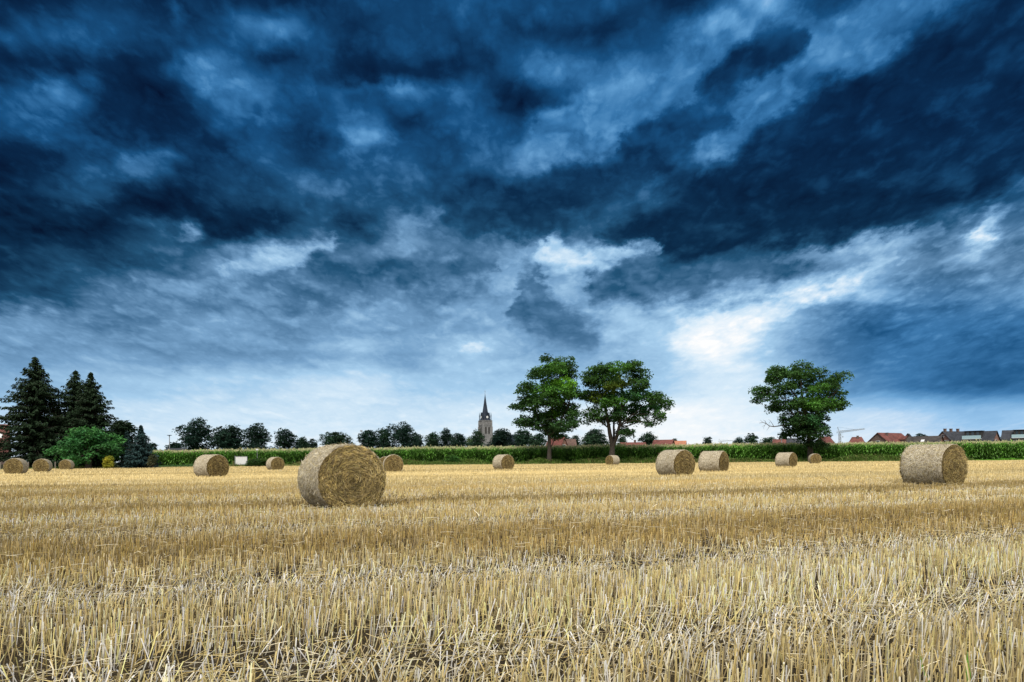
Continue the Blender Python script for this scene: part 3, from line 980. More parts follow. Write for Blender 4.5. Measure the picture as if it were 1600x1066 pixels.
def feature_tree(name, label, cat, base_px, Y, zsrc, clumps, stems, trunk_r, seed, depth=1.0, extra_dead=None, n_back=1.0, squeeze=1.0):
    """a big tree whose clumps of leaves are placed one by one"""
    ox, oy, k = zsrc
    if squeeze != 1.0:                 # draw the crown's clumps in towards the trunk
        zc = (base_px - ox) * k
        clumps = [(zc + (c_[0] - zc) * squeeze,) + tuple(c_[1:]) for c_ in clumps]
    r = np.random.default_rng(seed)
    bx = GX(base_px, Y)
    root = empty(name, (bx, Y, 0), label, cat, 'big trees at the edge of the maize field')
    m = Y / F                    # metres per photo pixel
    crown = MB(); wood = MB()

    def W(zx, zy, dy=0.0):
        p = P(ox + zx / k, oy + zy / k, Y)
        return Vector((p.x - bx, dy, p.z))
    forks = []
    for st in stems:
        pts = [W(a, c, dy) for (a, c, dy) in st[0]]
        pts[0].z = max(pts[0].z, -0.1) if st is not stems[0] else -0.15
        n = len(pts)
        rad = [st[1] + (st[2] - st[1]) * i / (n - 1) for i in range(n)]
        if st is stems[0]:
            rad[0] *= 1.35
        wood.tube(pts, rad, 9)
        forks += [(p, q) for p, q in list(zip(pts, rad))[1:]]
    span = max(c[2] for c in clumps) / k * m
    for (zx, zy, rx, ry, *rest) in clumps:
        col = rest[0] if rest else DG
        dens = rest[1] if len(rest) > 1 else 1.0
        rxm, rym = rx / k * m, ry * 1.22 / k * m
        for layer in range(2):
            # once about the middle plane, once nearer the front or back of the round crown
            dy = r.normal(0, 0.8) if layer == 0 else r.choice([-1, 1]) * depth * (2.0 + 2.5 * r.random())
            sc = 1.0 if layer == 0 else 0.85
            ce = W(zx, zy, dy)
            if layer == 1:
                ce.x *= 0.86; ce.z += r.normal(0, 0.3)
            rad = np.array([rxm * sc, (rxm * 0.9 + 0.5) * sc, rym * sc * 0.9])
            ns = int(dens * (12 + 17.5 * rxm * rym) * (1.0 if layer == 0 else 0.85 * n_back))
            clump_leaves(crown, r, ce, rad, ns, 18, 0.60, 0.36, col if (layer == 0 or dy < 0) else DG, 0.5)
            # limb reaching the clump
            cand = min(forks, key=lambda f: (f[0] - ce).length + (4.0 if f[0].z > ce.z else 0))
            pts = wiggle(cand[0], ce, r, 4, 0.10)
            r0 = min(cand[1] * 0.62, 0.12)
            wood.tube(pts, [r0 * (1 - 0.8 * i / 4) for i in range(5)], 5)
            for _ in range(3):
                tip = ce + Vector(r.normal(0, 0.6, 3) * rad)
                wood.tube(wiggle(pts[3], tip, r, 2, 0.08), [r0 * 0.3, r0 * 0.2, 0.012], 4)
    wood.build('trunk', M_BARK, root, True)
    crown.build('crown', M_LEAF, root)
    if extra_dead:
        dead = MB()
        for pl, r0 in extra_dead:
            pts = [W(a, c, d) for a, c, d in pl]
            dead.tube(pts, [r0 * (1 - 0.75 * i / (len(pts) - 1)) for i in range(len(pts))], 5)
        db = dead.build('dead_branch', M_DEAD, root)
        db['label'] = 'bare grey branch without leaves'
    return root


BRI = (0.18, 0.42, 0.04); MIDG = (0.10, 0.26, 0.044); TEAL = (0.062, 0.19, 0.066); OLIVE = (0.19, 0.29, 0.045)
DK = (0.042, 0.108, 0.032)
YT = 110.0
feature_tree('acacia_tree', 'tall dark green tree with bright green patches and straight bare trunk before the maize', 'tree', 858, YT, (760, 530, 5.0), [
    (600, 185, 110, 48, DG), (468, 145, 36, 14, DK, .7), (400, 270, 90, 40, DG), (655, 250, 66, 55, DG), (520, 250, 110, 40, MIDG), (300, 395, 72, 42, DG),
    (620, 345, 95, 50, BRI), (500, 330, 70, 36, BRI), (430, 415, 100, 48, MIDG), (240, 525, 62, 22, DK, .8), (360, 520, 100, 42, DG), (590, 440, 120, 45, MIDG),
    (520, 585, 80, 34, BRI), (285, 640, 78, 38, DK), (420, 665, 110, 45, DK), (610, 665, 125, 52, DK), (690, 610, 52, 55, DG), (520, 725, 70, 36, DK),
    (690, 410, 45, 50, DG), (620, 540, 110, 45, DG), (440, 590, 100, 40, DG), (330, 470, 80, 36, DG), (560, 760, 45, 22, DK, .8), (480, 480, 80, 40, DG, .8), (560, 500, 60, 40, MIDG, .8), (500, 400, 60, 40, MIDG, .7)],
    [([(490, 940, 0), (492, 860, 0), (490, 760, 0), (505, 640, 0), (520, 480, 0), (560, 320, 0), (590, 230, 0)], 0.36, 0.06),
     ([(490, 750, 0), (420, 640, .5), (350, 520, 1), (320, 420, 1.2)], 0.17, 0.05),
     ([(492, 740, 0), (580, 640, -.6), (640, 520, -1.2), (650, 380, -1.4)], 0.17, 0.05)], 0.4, 21)
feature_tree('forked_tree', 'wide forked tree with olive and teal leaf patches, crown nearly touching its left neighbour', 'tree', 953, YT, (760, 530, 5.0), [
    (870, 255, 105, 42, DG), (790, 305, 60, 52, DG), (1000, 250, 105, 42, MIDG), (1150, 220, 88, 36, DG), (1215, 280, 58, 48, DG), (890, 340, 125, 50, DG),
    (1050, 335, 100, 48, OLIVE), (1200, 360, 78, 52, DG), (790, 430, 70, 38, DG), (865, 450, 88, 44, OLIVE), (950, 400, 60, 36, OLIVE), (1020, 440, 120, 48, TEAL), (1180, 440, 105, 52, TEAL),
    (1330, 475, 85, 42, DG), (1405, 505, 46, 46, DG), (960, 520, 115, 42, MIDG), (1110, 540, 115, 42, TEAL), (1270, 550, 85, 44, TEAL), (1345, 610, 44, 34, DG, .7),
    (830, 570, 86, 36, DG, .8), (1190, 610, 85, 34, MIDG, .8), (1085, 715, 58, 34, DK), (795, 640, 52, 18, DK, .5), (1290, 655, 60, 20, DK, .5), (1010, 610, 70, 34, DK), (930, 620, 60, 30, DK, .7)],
    [([(975, 900, 0), (985, 830, 0), (965, 740, 0), (950, 640, 0), (925, 520, 0), (890, 400, .3), (860, 290, .4)], 0.46, 0.06),
     ([(985, 840, 0), (1015, 770, -.3), (1035, 680, -.5), (1050, 560, -.6), (1060, 420, -.6), (1040, 300, -.5)], 0.34, 0.06),
     ([(1000, 800, .3), (1000, 680, .7), (1010, 540, 1), (1000, 400, 1.2)], 0.22, 0.05),
     ([(1035, 680, -.5), (1110, 610, -.8), (1200, 540, -1), (1300, 500, -1)], 0.15, 0.05),
     ([(950, 690, 0), (900, 650, .4), (830, 600, .6), (780, 500, .6)], 0.13, 0.04),
     ([(1050, 560, -.6), (1120, 430, 0), (1170, 320, .3), (1150, 240, .3)], 0.14, 0.04)], 0.5, 22)
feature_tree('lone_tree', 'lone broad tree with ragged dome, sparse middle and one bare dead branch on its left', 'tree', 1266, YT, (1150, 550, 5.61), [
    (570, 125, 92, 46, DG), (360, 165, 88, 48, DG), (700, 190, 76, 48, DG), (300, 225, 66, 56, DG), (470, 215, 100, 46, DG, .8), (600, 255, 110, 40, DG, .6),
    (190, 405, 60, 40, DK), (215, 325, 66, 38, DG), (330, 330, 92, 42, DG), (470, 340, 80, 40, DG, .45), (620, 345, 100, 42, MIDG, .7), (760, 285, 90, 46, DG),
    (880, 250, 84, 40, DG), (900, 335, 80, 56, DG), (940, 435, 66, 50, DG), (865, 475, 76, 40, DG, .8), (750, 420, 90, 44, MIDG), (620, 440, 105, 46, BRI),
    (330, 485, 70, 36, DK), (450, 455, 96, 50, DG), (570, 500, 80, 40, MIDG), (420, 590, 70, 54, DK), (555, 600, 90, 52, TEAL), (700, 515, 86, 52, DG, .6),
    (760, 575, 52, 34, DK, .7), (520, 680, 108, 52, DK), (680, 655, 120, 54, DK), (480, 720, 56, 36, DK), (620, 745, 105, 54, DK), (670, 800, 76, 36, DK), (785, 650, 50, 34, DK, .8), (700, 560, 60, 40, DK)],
    [([(650, 905, 0), (650, 820, 0), (640, 720, 0), (640, 620, 0), (600, 480, 0), (570, 330, 0), (565, 190, 0)], 0.42, 0.06),
     ([(640, 700, 0), (560, 600, .5), (470, 480, 1), (380, 380, 1.2), (250, 350, 1.2)], 0.2, 0.05),
     ([(640, 640, 0), (690, 540, -.5), (740, 440, -.9), (830, 380, -1), (890, 300, -1)], 0.2, 0.05),
     ([(660, 600, 0), (680, 480, .6), (690, 340, .8), (700, 220, .8)], 0.16, 0.04),
     ([(640, 620, 0), (530, 420, -.6), (420, 280, -.8), (350, 190, -.8)], 0.16, 0.04)], 0.45, 23, squeeze=0.94,
    extra_dead=[([(430, 640, 0), (380, 648, 0), (330, 655, -.1), (290, 650, -.2), (262, 630, -.2), (232, 618, -.2), (200, 625, -.2)], 0.11),
                ([(290, 650, -.2), (278, 668, -.3), (262, 690, -.3)], 0.05), ([(330, 655, -.1), (318, 630, 0), (300, 600, .1), (284, 592, .1)], 0.05),
                ([(262, 630, -.2), (250, 605, -.2), (234, 597, -.2)], 0.05), ([(262, 630, -.2), (245, 645, -.3), (222, 655, -.3)], 0.05), ([(300, 612, .1), (290, 625, .1), (305, 640, .2)], 0.03),
                ([(232, 618, -.2), (216, 605, -.2), (212, 596, -.2)], 0.03), ([(245, 645, -.3), (235, 665, -.3), (240, 680, -.3)], 0.03)])


def round_tree(name, label, cat, px, top, half, base_y, Y, col, seed, group=None, leaf=0.5, dens=1.0, ragged=0.25, trunk=True, low=0.12, parts=True):
    """a tree or bush with an uneven round crown: middle column px, top row, half width in px"""
    r = np.random.default_rng(seed)
    m = Y / F
    H = P(px, top, Y).z
    hw = half * m
    bx = GX(px, Y)
    root = empty(name, (bx, Y, 0), label, cat, group)
    crown = MB(); wood = MB()
    zb = H * low
    nc = 11
    wood.tube(wiggle((0, 0, -0.1), (0, 0, H * 0.75), r, 4, 0.03), [hw * .10 + .05, hw * .085 + .04, hw * .06 + .03, hw * .04 + .02, 0.03], 7)
    cz = (H + zb) / 2
    for i in range(nc):
        if i == 0:
            ce = np.array([0.0, 0, H - 0.26 * (H - zb)]); rad = np.array([hw * .5, hw * .5, (H - zb) * .26])
        else:
            a = i * 2.4 + r.random() * .8
            t = (i - 0.5) / (nc - 1)
            zz = zb + (H - zb) * (0.18 + 0.66 * t)
            wr = hw * (0.62 * math.sqrt(max(0.05, 1 - (2 * t - 0.85) ** 2 * 0.8)))
            s = 1 + r.normal(0, ragged)
            rad = np.array([hw * .44, hw * .44, (H - zb) * .19]) * (0.62 + 0.75 * r.random())
            ce = np.array([math.cos(a) * wr * s, math.sin(a) * wr * s, zz])
            ce[0] = np.clip(ce[0], -hw + rad[0] * .8, hw - rad[0] * .8)
            ce[2] = min(ce[2], H - rad[2] * 0.9)
        area = 12.57 * ((rad[0] * rad[1] + 2 * rad[0] * rad[2]) / 3)
        ns = int(dens * area / (leaf * leaf) * 0.34) + 10
        cc = np.array(col) * (0.75 + 0.55 * r.random()) * (1 + np.array([.25, .1, 0]) * r.normal(0, .5))
        clump_leaves(crown, r, ce, rad, ns, 12, leaf * 1.7, leaf, np.abs(cc))
        wood.tube(wiggle((0, 0, max(0.2, ce[2] * .55)), ce, r, 3, 0.1), [hw * .035 + .02, hw * .028 + .015, hw * .02 + .01, .01], 5)
    wood.build('trunk', M_BARK, root, True)
    crown.build('crown', M_LEAF, root)
    return root


# far trees behind the maize: (px, top row, half width, distance, leaf colour, label)
BG = (0.020, 0.052, 0.034); BG2 = (0.034, 0.080, 0.042); BGP = (0.045, 0.085, 0.065)
FAR = [
    (308, 654, 27, 240, BG, 'ragged tallest tree of the row behind the maize on the left'),
    (359, 663, 23, 245, BG, 'dense broad dark tree just right of the ragged tallest one behind the maize'),
    (402, 661, 20, 240, BG, 'dark tree behind the maize above the thin sign post'),
    (446, 667, 18, 250, BG, 'round lone dark tree behind the maize left of the largest bale'),
    (473, 683, 10, 290, BG2, 'low green tree tucked in right of the round lone dark tree'),
    (488, 684, 10, 300, BGP, 'low greyish tree touching the outline of the largest bale'),
    (525, 673, 24, 300, BG2, 'flat dome of a tree above the top of the largest bale'),
    (577, 672, 17, 270, BG, 'dark tree just right of the largest bale beside the floodlight heads'),
    (601, 667, 11, 285, BG2, 'narrow tree wedged left of the big rounded tree'),
    (630, 658, 22, 275, BG, 'big rounded dark tree halfway between largest bale and church'),
    (652, 678, 10, 300, BGP, 'pale grey green small tree right of the big rounded tree'),
    (677, 675, 13, 300, BG2, 'medium tree, first of the row left of the church'),
    (697, 667, 13, 305, BG, 'highest tree of the row left of the church'),
    (717, 676, 16, 290, BG, 'low wide tree in the row left of the church'),
    (735, 681, 7, 330, (0.10, 0.17, 0.03), 'small yellow green tree left of the church tower'),
    (746, 671, 11, 310, BG2, 'tree overlapping the left foot of the church tower'),
    (782, 669, 18, 300, BG, 'dark round tree right of the church tower'),
    (818, 669, 19, 310, BG2, 'dark tree seen behind the left edge of the tall bright patched tree'),
    (842, 676, 14, 305, BG2, 'low tree behind the trunk of the tall bright patched tree'),
    (882, 678, 11, 320, BG2, 'small tree above the brown roof between the two near trees'),
    (899, 680, 9, 330, BG2, 'smaller tree right of the brown roof between the two near trees'),
    (929, 670, 22, 290, BG2, 'wide green tree behind the left of the forked trunk'),
    (972, 680, 9, 320, BG2, 'small tree just right of the forked trunk'),
    (1012, 675, 14, 300, BG2, 'round dark tree standing above the red roofs right of the forked tree'),
    (1054, 684, 6, 340, BGP, 'tiny tree above the orange roof'),
    (1106, 682, 6, 330, BGP, 'tiny lone tree above the pair of bales'),
    (1154, 683, 9, 310, BGP, 'low pale tree left of the small pointed tree'),
    (1174, 675, 10, 310, BG2, 'small pointed tree left of the lone broad tree'),
    (1202, 682, 10, 310, BG2, 'low dark tree under the bare dead branch'),
    (1441, 676, 10, 300, BGP, 'sparse tree sticking up behind the long dark grey roof'),
    (1557, 675, 4, 260, BG, 'thin dark tree between the two balcony houses'),
]
for i, (px, top, half, Y, col, label) in enumerate(FAR):
    pale = col is BGP
    round_tree('broadleaf_tree', label, 'tree', px, top, half * 1.12, 718, Y, col, 100 + i, 'trees behind the maize field', leaf=0.62 if half > 9 else 0.5,
               dens=(0.75, 1.05, 0.9)[i % 3], ragged=0.5 if i in (0, 2, 9, 16) else 0.32, low=0.03)

# garden on the left
round_tree('broadleaf_tree', 'dark leafy tree behind the bright green shrub on the left', 'tree', 190, 655, 22, 728, 112, (0.022, 0.05, 0.022), 201, 'garden trees', 0.4, 1.2)
round_tree('broadleaf_tree', 'low dark tree just right of the blue spruce', 'tree', 238, 691, 8, 728, 125, BG, 202, 'garden trees', 0.35)
round_tree('broadleaf_tree', 'low dark tree left of the row, behind the lamp pole', 'tree', 272, 690, 14, 720, 200, BG, 203, 'trees behind the maize field', 0.5)
round_tree('green_shrub', 'big bright green leafy shrub in front of the spruces', 'shrub', 138, 668, 47, 730, 95, (0.060, 0.20, 0.055), 204, 'garden shrubs', 0.42, 0.55, 0.45, low=0.03)
round_tree('yellow_shrub', 'small round golden yellow shrub at the foot of the green shrub', 'shrub', 170.5, 712, 7.6, 730, 93, (0.58, 0.55, 0.07), 205, 'garden shrubs', 0.13, 1.0, 0.15, low=0.02)
round_tree('brown_shrub', 'low brown twiggy shrub at the right end of the garden', 'shrub', 238, 708, 6, 730, 93.5, (0.10, 0.11, 0.055), 206, 'garden shrubs', 0.16, 0.35, 0.5, low=0.02)
round_tree('bramble_bush', 'low green bramble bush between white board and small bale', 'shrub', 404, 716, 20, 728, 104.5, (0.05, 0.12, 0.025), 207, 'verge bushes', 0.16, 0.9, 0.3, low=0.02)
round_tree('elder_bush', 'low light green bush growing out of the verge left of the church', 'shrub', 708, 710, 12, 726, 111.0, (0.06, 0.16, 0.03), 208, 'verge bushes', 0.18, 0.6, 0.3, low=0.02)


def conifer(name, label, px, top, half, Y, col, seed, group, droop=0.25, dens=1.0, lean=0.0, gapy=0.0, taper=0.72):
    r = np.random.default_rng(seed)
    m = Y / F
    H = P(px, top, Y).z
    hw = half * m
    bx = GX(px, Y)
    root = empty(name, (bx, Y, 0), label, 'conifer', group)
    wood = MB(); nd = MB()
    wood.tube([(0, 0, -.1), (0, 0, H * .3), (lean * .3, 0, H * .7), (lean, 0, H - .05)], [H * .018 + .05, H * .014 + .04, H * .007 + .02, .012], 8)
    nw = int(H * 3.4)
    for i in range(nw):
        t = (i + r.random() * .5) / nw                       # 0 at ground, 1 at tip
        zw = H * (0.05 + 0.94 * t)
        Lb = hw * 1.12 * (1 - t) ** taper * (1.0 + 0.10 * math.sin(i * 1.9)) + 0.05
        nb = 9 if t < 0.85 else 6
        for j in range(nb):
            a = j * 6.283 / nb + i * 1.7 + r.normal(0, .25)
            L = Lb * (1 - 0.6 * max(0, (t - .7) / .3)) * (0.72 + 0.42 * r.random())
            if gapy and r.random() < gapy:
                continue
            z0 = min(zw + r.normal(0, .30) * min(1, 3 * (1 - t)), H - .1)
            dr = (droop + r.normal(0, .12)) * (1 - t) + 0.02
            ks = max(3, int(L / 0.22))
            tt = (np.arange(ks) + r.random(ks) * .5) / ks
            rad_ = L * tt
            zz = z0 - dr * L * (tt ** 1.1) + 0.16 * L * tt ** 3 * (1.2 - t) + (0.28 * L * tt if t > 0.8 else 0)
            bxs = np.stack([np.cos(a) * rad_ + lean * t, np.sin(a) * rad_, zz], 1)
            if j % 2 == 0 and L > .6:
                wood.tube([(lean * t, 0, z0), tuple(bxs[ks // 2]), tuple(bxs[-1])], [.03 + .01 * L, .02, .008], 4)
            # twigs with needles, hanging and spreading sideways from the branch
            per = max(2, int(10 * dens))
            K = ks * per
            c0 = np.repeat(bxs, per, 0)
            sgn = r.choice([-1, 1], K)
            side = np.stack([-math.sin(a) * sgn, math.cos(a) * sgn, np.zeros(K)], 1)
            fw = np.array([math.cos(a), math.sin(a), 0])
            wid = (0.10 + 0.60 * np.repeat(1 - tt, per) * min(1.0, L / 2.0)) * r.random(K)
            c = c0 + side * wid[:, None] + np.stack([r.normal(0, .05, K), r.normal(0, .05, K), -0.30 * r.random(K) ** 1.5 - wid * .45], 1)
            d = side * (0.6 * r.random((K, 1)) + .2) + fw * (0.5 + 0.5 * r.random((K, 1))) + np.stack([0 * wid, 0 * wid, -0.45 + r.normal(0, .35, K)], 1)
            d /= np.linalg.norm(d, axis=1)[:, None]
            n = np.stack([r.normal(0, .6, K), r.normal(0, .6, K), np.ones(K)], 1)
            ln = (0.30 + 0.30 * r.random(K)) * min(1.0, 0.45 + hw / 6)
            cc = np.array(col) * (0.55 + 0.75 * r.random((K, 1))) * (0.85 + 0.3 * r.random())
            leaves(nd, c, d, n, ln, ln * 0.34, cc)
    wood.build('trunk', M_BARK, root, True)
    nd.build('crown', M_NEEDLE, root)
    return root


NDL = (0.022, 0.046, 0.020)
conifer('spruce_tree', 'tallest dark spruce at the left border', 56, 555, 61, 99, NDL, 301, 'garden conifers', 0.30, 0.62, gapy=0.07, taper=0.57)
conifer('spruce_tree', 'middle spruce of the dark trio, between the tallest and the right one', 119, 577, 52, 103, NDL, 302, 'garden conifers', 0.28, 0.62, gapy=0.07, taper=0.57)
conifer('spruce_tree', 'right spruce of the dark trio, above the green shrub', 143, 580, 44, 100, NDL, 303, 'garden conifers', 0.30, 0.6, gapy=0.07, taper=0.57)
conifer('blue_spruce', 'blue grey spruce with a pointed tip at the right end of the garden', 221, 663, 28, 95, (0.034, 0.075, 0.075), 304, 'garden conifers', 0.16, 1.0, taper=0.9)
conifer('blue_spruce', 'small blue grey conifer peeping out left of the blue spruce', 199, 671, 13, 99, (0.034, 0.072, 0.07), 305, 'garden conifers', 0.16, 1.0, taper=0.9)


# ------------------------------------------------------------------ maize, verge
def maize_front(x):
    return np.interp(x, [-62, -52, 0, 60, 120], [112, 112, 114, 114.5, 115])


def make_maize():
    b = MB()
    r = np.random.default_rng(41)
    rows = [(0, .24, 1.0), (0.75, .22, 1.0), (1.5, .18, 1.0), (2.25, .16, 1.0), (3.0, .16, 1.0), (3.75, .16, .9), (4.5, .17, .9), (6.0, .2, .8), (7.5, .25, .5), (10, .3, .4), (14, .4, .3), (20, .5, .3), (28, .5, .3)]
    for dy, st, det in rows:
        x = np.arange(-60 + dy * -.4, 112 + dy * .9, st)
        x = x + r.normal(0, st * .25, len(x))
        n = len(x)
        y = maize_front(x) + dy + r.normal(0, .10, n)
        H = np.interp(x, [-60, 0, 40, 110], [2.72, 3.02, 3.1, 3.16]) + 0.22 * (vnoise(x, y, 6.0, 4) - .5) + r.normal(0, .15, n)
        lo = 0.0 if dy < 9 else 1.2
        plant = np.clip(0.25 + 1.5 * vnoise(x, y, 0.34, 81), .3, 1.7)
        # stalk
        for ang in (0.3, 1.9):
            off = np.stack([np.cos(np.full(n, ang)), np.sin(np.full(n, ang)), np.zeros(n)], 1) * .016
            p0 = np.stack([x, y, np.full(n, lo)], 1); p1 = np.stack([x, y, H - .25], 1)
            v = np.stack([p0 - off, p0 + off, p1 + off * .5, p1 - off * .5], 1).reshape(-1, 3)
            b.add(v, np.arange(n)[:, None] * 4 + np.array([[0, 1, 2, 3]]), np.tile((0.07, 0.13, 0.03), (4 * n, 1)))
        # arching leaves: three-piece ribbons
        nl = int(14 * det) + 3
        for k in range(nl):
            t = (k + .5) / nl
            z0 = lo * .8 + (H - .35 - lo * .8) * (0.04 + .94 * t) + r.normal(0, .06, n)
            a = (k % 2) * 3.1416 + r.normal(0, .7, n) + r.random() * .6
            L = (0.70 + .35 * r.random(n)) * (1 - .35 * abs(t - .5))
            up = .55 + .5 * t + r.normal(0, .15, n)
            d = np.stack([np.cos(a), np.sin(a), np.zeros(n)], 1)
            p0 = np.stack([x, y, z0], 1)
            p1 = p0 + d * (L * .36)[:, None] + np.stack([0 * x, 0 * x, L * .36 * up], 1)
            p2 = p0 + d * (L * .72)[:, None] + np.stack([0 * x, 0 * x, L * (.36 * up - .04)], 1)
            p3 = p0 + d * L[:, None] + np.stack([0 * x, 0 * x, L * (.36 * up - .42)], 1)
            sd_ = np.stack([-np.sin(a), np.cos(a), np.zeros(n)], 1)
            w = .066
            v = np.stack([p0 - sd_ * .02, p0 + sd_ * .02, p1 + sd_ * w, p1 - sd_ * w, p2 + sd_ * w * .8, p2 - sd_ * w * .8, p3], 1).reshape(-1, 3)
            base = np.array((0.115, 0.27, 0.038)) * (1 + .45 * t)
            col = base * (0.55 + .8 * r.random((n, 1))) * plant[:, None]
            o = np.arange(n)[:, None] * 7
            c = np.repeat(col, 7, 0)
            b.add(v, np.concatenate([o + np.array([[0, 1, 2, 3]]), o + np.array([[3, 2, 4, 5]])]), c)
            b.f.append((o + np.array([[5, 4, 6]]) + (b.n - len(v)), 0))
        # tassels
        for k in range(6):
            a = k * 1.05 + r.random(n) * 1.0
            el = r.uniform(.55, 1.5, n) if k else np.full(n, 1.5)
            L = r.uniform(.16, .30, n)
            p0 = np.stack([x, y, H - .28], 1)
            p1 = p0 + np.stack([np.cos(a) * np.cos(el) * L, np.sin(a) * np.cos(el) * L, np.sin(el) * L + .06], 1)
            sd_ = np.stack([-np.sin(a), np.cos(a), np.zeros(n)], 1) * .017
            if k % 2:
                sd_ = np.stack([np.full(n, .017), np.zeros(n), np.zeros(n)], 1)
            v = np.stack([p0 - sd_, p0 + sd_, p1 + sd_, p1 - sd_], 1).reshape(-1, 3)
            col = np.array((0.74, 0.70, 0.40)) * (0.6 + .6 * r.random((n, 1)))
            b.add(v, np.arange(n)[:, None] * 4 + np.array([[0, 1, 2, 3]]), np.repeat(col, 4, 0))
    o = b.build('maize_crop', M_MAIZE)
    tag(o, 'tall green maize crop with pale tassels, standing behind the stubble field', kind='stuff')


def make_verge():
    b = MB()
    r = np.random.default_rng(51)
    n = 110000
    x = r.uniform(-115, 112, n)
    e = edge_y(x)
    depth = np.where(x < -54, 8.0, np.maximum(maize_front(x) - e + 1.0, 2))
    y = e - .3 + r.random(n) * depth
    cl = vnoise(x, y, 2.6, 61); cl2 = vnoise(x, y, 9.0, 62)
    low = (x > 74) | (x < -44)
    h = (0.45 + 1.5 * np.clip(cl - .2, 0, 1) * (0.55 + cl2)) * (0.5 + .7 * r.random(n))
    h = np.where(low, h * .4, h)
    h = np.where(y < e + .6, h * .55, h)
    a = r.random(n) * 6.28; ln = np.abs(r.normal(0, .35, n))
    p0 = np.stack([x, y, np.zeros(n)], 1)
    d = np.stack([np.cos(a) * np.sin(ln), np.sin(a) * np.sin(ln), np.cos(ln)], 1)
    p1 = p0 + d * (h * .6)[:, None]; p2 = p0 + (d + np.array([0, 0, -.25]) + np.stack([np.cos(a), np.sin(a), 0 * a], 1) * .35) * h[:, None]
    w = r.uniform(.02, .05, n)[:, None]
    sd_ = np.stack([np.cos(a + 1.57 * r.random(n)), np.sin(a + 1.3), np.zeros(n)], 1) * w
    col = np.array((0.17, 0.29, 0.055)) * (0.4 + .8 * r.random((n, 1)))
    dry = (r.random(n) < 0.14 + 0.35 * (cl2 > .55)) & (h > .3)
    col = np.where(dry[:, None], np.array((0.34, 0.30, 0.13)) * (.6 + .6 * r.random((n, 1))), col)
    lush = (x > 74)
    col = np.where(lush[:, None], np.array((0.17, 0.45, 0.04)) * (.7 + .5 * r.random((n, 1))), col)
    col = np.where((x < -44)[:, None] & (x > -56)[:, None], np.array((0.12, 0.24, 0.08)) * (.7 + .5 * r.random((n, 1))), col)
    v = np.stack([p0 - sd_, p0 + sd_, p1 + sd_, p1 - sd_, p2], 1).reshape(-1, 3)
    o = np.arange(n)[:, None] * 5
    b.add(v, o + np.array([[0, 1, 2, 3]]), np.repeat(col, 5, 0))
    b.f.append((o + np.array([[3, 2, 4]]) + (b.n - len(v)), 0))
    o = b.build('verge_grass', M_GRASS)
    tag(o, 'rough green grass verge between stubble field and maize', kind='stuff')


make_maize()
make_verge()


